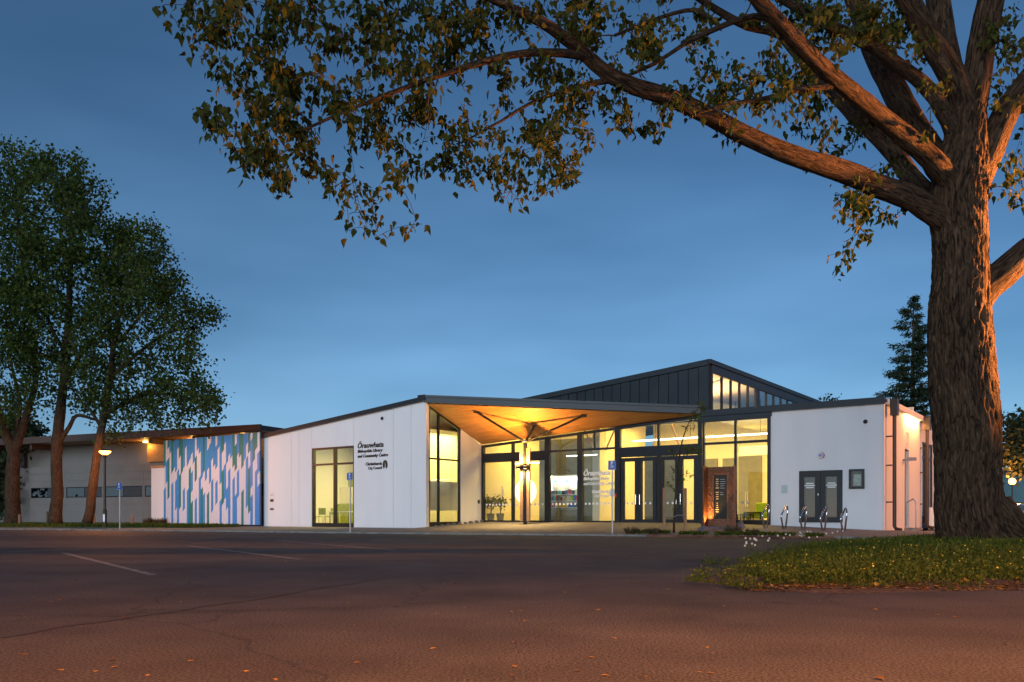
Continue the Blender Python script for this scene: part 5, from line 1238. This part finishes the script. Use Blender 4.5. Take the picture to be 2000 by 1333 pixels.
def curls(x0, x1, z0, z1, n, seed):
    rr = random.Random(seed); mb = MB()
    for k in range(n):
        cx, cz_ = rr.uniform(x0, x1), rr.uniform(z0, z1); a0 = rr.uniform(0, 6.28); s = rr.uniform(.04, .06)
        mb.tube([(cx+s*(1-t/7)*math.cos(a0+t*.85), -.006, cz_+s*(1-t/7)*math.sin(a0+t*.85)) for t in range(7)], .016, 5)
    return mb
for x0_, x1_, z0_, z1_, n_ in ((.05, fw-.05, .12, zt_-.06, 95), (mw-fw+.05, mw-.05, .12, zt_-.06, 95), (fw+.03, mw-fw-.03, zt_-.26, zt_-.05, 22)):
    o = curls(x0_, x1_, z0_, z1_, n_, int(x0_*100)).build('carving', M['carved'], CP); o['kind'] = 'stuff'
rr = random.Random(5)
for k in range(16):
    z = zt_-.5-k*.085; 
    if k in (5, 10): continue
    w1 = rr.uniform(.05, .14); box('inscription', fw+.12-w1/2, fw+.12+w1/2, .046, .049, z, z+.03, M['gold'], pq)
    if k < 8: w2 = rr.uniform(.1, .22); box('inscription', fw+.24, fw+.24+w2, .046, .049, z, z+.016, M['galv'], pq)
light('panel_light', 'SPOT', (mx0+.1, myy-.32, mz+.1), 260, (1, .5, .14), .03, (R(165), 0, R(-10)), 75, .6, LIB)
def boulder(px, py, wpx, hpx, lab, seed):
    p = gp(px, py, .18); xl, yl = loc(p.x, p.y); p.z = path_z(xl, yl)-.03; s = p.y/F
    bm = bmesh.new(); bmesh.ops.create_icosphere(bm, subdivisions=4, radius=1)
    for v_ in bm.verts:
        q = v_.co.copy(); f_ = 1+.28*noise.noise(q*1.1+Vector((seed, 0, 0)))+.12*noise.noise(q*2.7+Vector((0, seed, 0)))
        v_.co = Vector((q.x*f_*wpx/2*s, q.y*f_*wpx/2.3*s, max(-.1, q.z*f_)*hpx*s*.9))
    me = bpy.data.meshes.new('boulder'); bm.to_mesh(me); bm.free(); me.shade_smooth(); o = link('boulder', me, M['rock']); o.location = p; tag(o, lab, 'boulder')
boulder(1374, 1035, 22, 15, 'flat grey boulder beside the carved side wing of the panel', 1); boulder(1446, 1034, 21, 17, 'rounder grey boulder by the plain edge of the carved panel', 7)

# sapling with stakes
p = gp(1316, 1041, .09); SP = empty('young_tree', (0, 0, 0)); tag(SP, 'thin young tree tied between two timber stakes at the kerb', 'tree'); sy_ = p.y
rng = np.random.default_rng(31); sk = Skeleton()
for k, L in enumerate(([(1316, 1041, sy_, 2.6), (1317, 1000, sy_, 2), (1321, 950, sy_, 1.8), (1326, 900, sy_, 1.5), (1333, 860, sy_, 1.2), (1346, 825, sy_, 1), (1366, 795, sy_, .7)],
          [(1320, 960, sy_, 1.3), (1330, 925, sy_, 1.1), (1335, 890, sy_, .9), (1352, 878, sy_, .5)], [(1324, 915, sy_, 1), (1315, 890, sy_, .7), (1312, 873, sy_, .5)])):
    p_, r_ = limb_pts(L); sk.add(p_, r_); MB().tube(p_, r_, 7).build('trunk' if k == 0 else 'limb', M['limb'], SP, True)
tips = sample_blobs([(1368, 795, 14, 12, 1.5), (1356, 812, 16, 12, 1.2), (1345, 830, 14, 12, .8), (1328, 880, 28, 9, 1.2), (1357, 880, 16, 8, 1), (1318, 915, 12, 8, .8), (1345, 930, 20, 14, .7), (1312, 945, 14, 12, .7), (1322, 990, 12, 12, .5)], 100, lambda a, b: (sy_, .22), rng)
mb, paths = grow(sk, tips, rng, .05, .002, .012, .12); mb.build('twigs', M['twig'], SP)['kind'] = 'stuff'
P, D = leaves_on(paths, 5, .03, rng, .3, .4); v, f = scatter(P, D, rng.uniform(.05, .1, len(P)), LEAF_T, LEAF_F, rng); npmesh('crown', v, f, M['clover'], SP)['kind'] = 'stuff'
for px, b, t, lab in ((1297, 1037, 953, 'timber tree stake nearer the entrance doors'), (1338.5, 1040, 954, 'timber tree stake nearer the carved panel')):
    p = gp(px, b, .09); o = bevel(box('tree_stake', -.05, .05, -.05, .05, -.05, at(px, t, p.y).z-.09, M['stake'])); o.location = p; tag(o, lab, 'stake', 'stakes of the young tree')
a, b = at(1297, 1009, sy_-.1), at(1338.5, 1007, sy_-.1)
o = MB().tube([a, a.lerp(b, .45)+Vector((0, -.1, -.03)), a.lerp(b, .6)+Vector((0, -.1, .02)), b], .018, 6).build('tree_tie', M['strap']); tag(o, 'webbing tie between the two stakes holding the young tree', 'strap')

# low plants along the planted kerb
rng = np.random.default_rng(77)
spots = [(1232, 1043, .24, 0), (1255, 1043, .2, 1), (1276, 1043.5, .22, 0), (1294, 1043, .16, 1), (1342, 1045, .15, 1), (1366, 1045.5, .16, 1), (1412, 1046, .16, 1), (1430, 1044, .3, 0), (1452, 1046.5, .18, 1), (1470, 1046, .22, 0), (1500, 1047, .15, 1), (1535, 1048, .15, 1), (1590, 1049.5, .15, 1)]
where = ['nearest the entrance sign post', 'second from the entrance sign post', 'third from the entrance sign post', 'just before the first timber stake', 'just past the second timber stake', 'before the flat boulder', 'before the carved panel', 'before the rounder boulder', 'between the rounder boulder and the first bicycle stand', 'before the lounge window corner', 'at the foot of the first bicycle stand', 'at the foot of the second bicycle stand', 'near the foot of the fourth bicycle stand']
for i, (px, py, h, kind) in enumerate(spots):
    p = gp(px, py, .08); n = 170; a = rng.uniform(0, 6.28, n); q = np.sqrt(rng.uniform(size=n))*(.16 if kind == 0 else .26)
    Pp = np.stack([q*np.cos(a), q*np.sin(a)*.7, np.zeros(n)+(0 if kind == 0 else rng.uniform(0, h*.6, n))], 1); Dd = np.stack([np.cos(a)*.5+rng.normal(size=n)*.3, np.sin(a)*.5, np.ones(n)*(1 if kind == 0 else .35)], 1)
    T_, F_ = (BLADE_T*np.array([1.6, 1, 1], np.float32), BLADE_F) if kind == 0 else (DIA_T, DIA_F)
    v, f = scatter(Pp, Dd, rng.uniform(h*.6, h*1.3, n) if kind == 0 else rng.uniform(.05, .1, n), T_, F_, rng)
    o = npmesh('grass_tuft' if kind == 0 else 'low_shrub', v, f, M['dry'] if kind == 0 else M['clover']); o.location = p
    tag(o, ('wispy brown grass tuft ' if kind == 0 else 'low green cushion plant ')+where[i], 'plant', 'plants along the brick kerb')
for k, (px, py) in enumerate(((292, 1027), (313, 1027))):
    p = gp(px, py, .1); n = 260; a = rng.uniform(0, 6.28, n); q = np.sqrt(rng.uniform(size=n))*.3
    v, f = scatter(np.stack([q*np.cos(a), q*np.sin(a), rng.uniform(0, .2, n)], 1), np.stack([np.cos(a)*.4, np.sin(a)*.4, np.ones(n)], 1), rng.uniform(.15, .4, n), BLADE_T*np.array([2, 1, 1], np.float32), BLADE_F, rng)
    o = npmesh('grass_tuft', v, f, M['dry']); o.location = p; tag(o, ('dry tuft on the verge before the low pale wall', 'dry tuft between the low pale wall and the striped screen')[k], 'plant')
# river stones along the recess window sill
for k in range(9):
    yl = ry0+.25+k*(ry1+1.6-ry0)/9; bm = bmesh.new(); bmesh.ops.create_icosphere(bm, subdivisions=2, radius=1)
    for v_ in bm.verts: v_.co = Vector((v_.co.x*.13, v_.co.y*.1, v_.co.z*.07))*(1+.2*noise.noise(v_.co*2+Vector((k, 0, 0))))
    me = bpy.data.meshes.new('pebble'); bm.to_mesh(me); bm.free(); me.shade_smooth(); o = link('pebble', me, M['rock']); o.location = W(.22, yl, path_z(.3, yl)+.05); o.rotation_euler.z = k
    tag(o, '%s dark river stone from the tall recess window along the return wall foot' % ORD[k], 'stone', 'river stones under the return wall')

# ------------------------------------------------------------------ beyond the big trunk: shops, parked car, shrub
def far(px, py, Y): return at(px, py, Y)
FB = empty('far_shop', (far(1955, 1007, 100).x, 100, 0)); tag(FB, 'teal and grey shop building far beyond the big trunk', 'building')
box('wall', 0, 9, 0, 8, 0, 5.6, M['teal'], FB); box('wall', -2.2, -.01, -.5, 6, 0, 5.2, M['greyw'], FB); MB().prism([(-.3, 5.61), (9.3, 5.61), (9.3, 5.8), (4.5, 6.6), (-.3, 5.9)], -.3, 8, 'y').build('roof', M['rooff'], FB)
box('shopfront', 1.3, 8, -.06, -.005, .3, 1.9, M['greyw'], FB); box('verandah', 1.0, 9, -1.4, -.07, 2.0, 2.25, M['rooff'], FB)
for k in range(4):
    wf = box('window', 1.5+k*1.4, 2.6+k*1.4, -.1, -.065, .7, 1.8, M['frame'], FB); box('pane', 1.6+k*1.4, 2.5+k*1.4, -.12, -.105, .8, 1.7, M['glass_dark'], wf)
box('shop_lamp', 1.2, 1.4, -1.5, -1.41, 1.75, 1.95, glow('shop_lamp', (.7, 1, .8), 12), FB)
CAR = empty('parked_car', (far(1992, 1007, 72).x, 72, 0), .1); tag(CAR, 'silver estate car parked beyond the globe lamp', 'car')
prof = [(-1.0, .45), (-1.02, .95), (-.9, 1.05), (-.75, 1.62), (-.55, 1.7), (1.2, 1.7), (1.9, 1.1), (3.2, .98), (3.35, .5), (3.2, .35), (-.9, .35)]
bevel(prism('body', prof, -.85, .85, M['carpaint'], CAR), .05, 2)
box('rear_window', -.8, .5, -.87, -.851, 1.12, 1.58, M['glass_dark'], CAR); box('rear_window', .58, 1.3, -.87, -.851, 1.12, 1.52, M['glass_dark'], CAR)
box('tail_lamp', -1.03, -.95, -.8, -.55, .8, 1.05, M['tail'], CAR); box('tail_lamp', -1.03, -.95, .55, .8, .8, 1.05, M['tail'], CAR)
for x_ in (-.3, 2.5):
    for y_ in (-.8, .8):
        wh = MB().tube([(x_, y_-.1, .33), (x_, y_+.1, .33)], .33, 18).build('wheel', M['tyre'], CAR); MB().tube([(x_, y_-.11, .33), (x_, y_+.11, .33)], .19, 12).build('rim', M['galv'], wh)
mass_tree('round_shrub', 'small round shrub at the foot of the globe lamp', [(1975, 1006, 9, 8, 1)], 500, 58, .2, .1, M['clover'], None, 8, 'shrub')
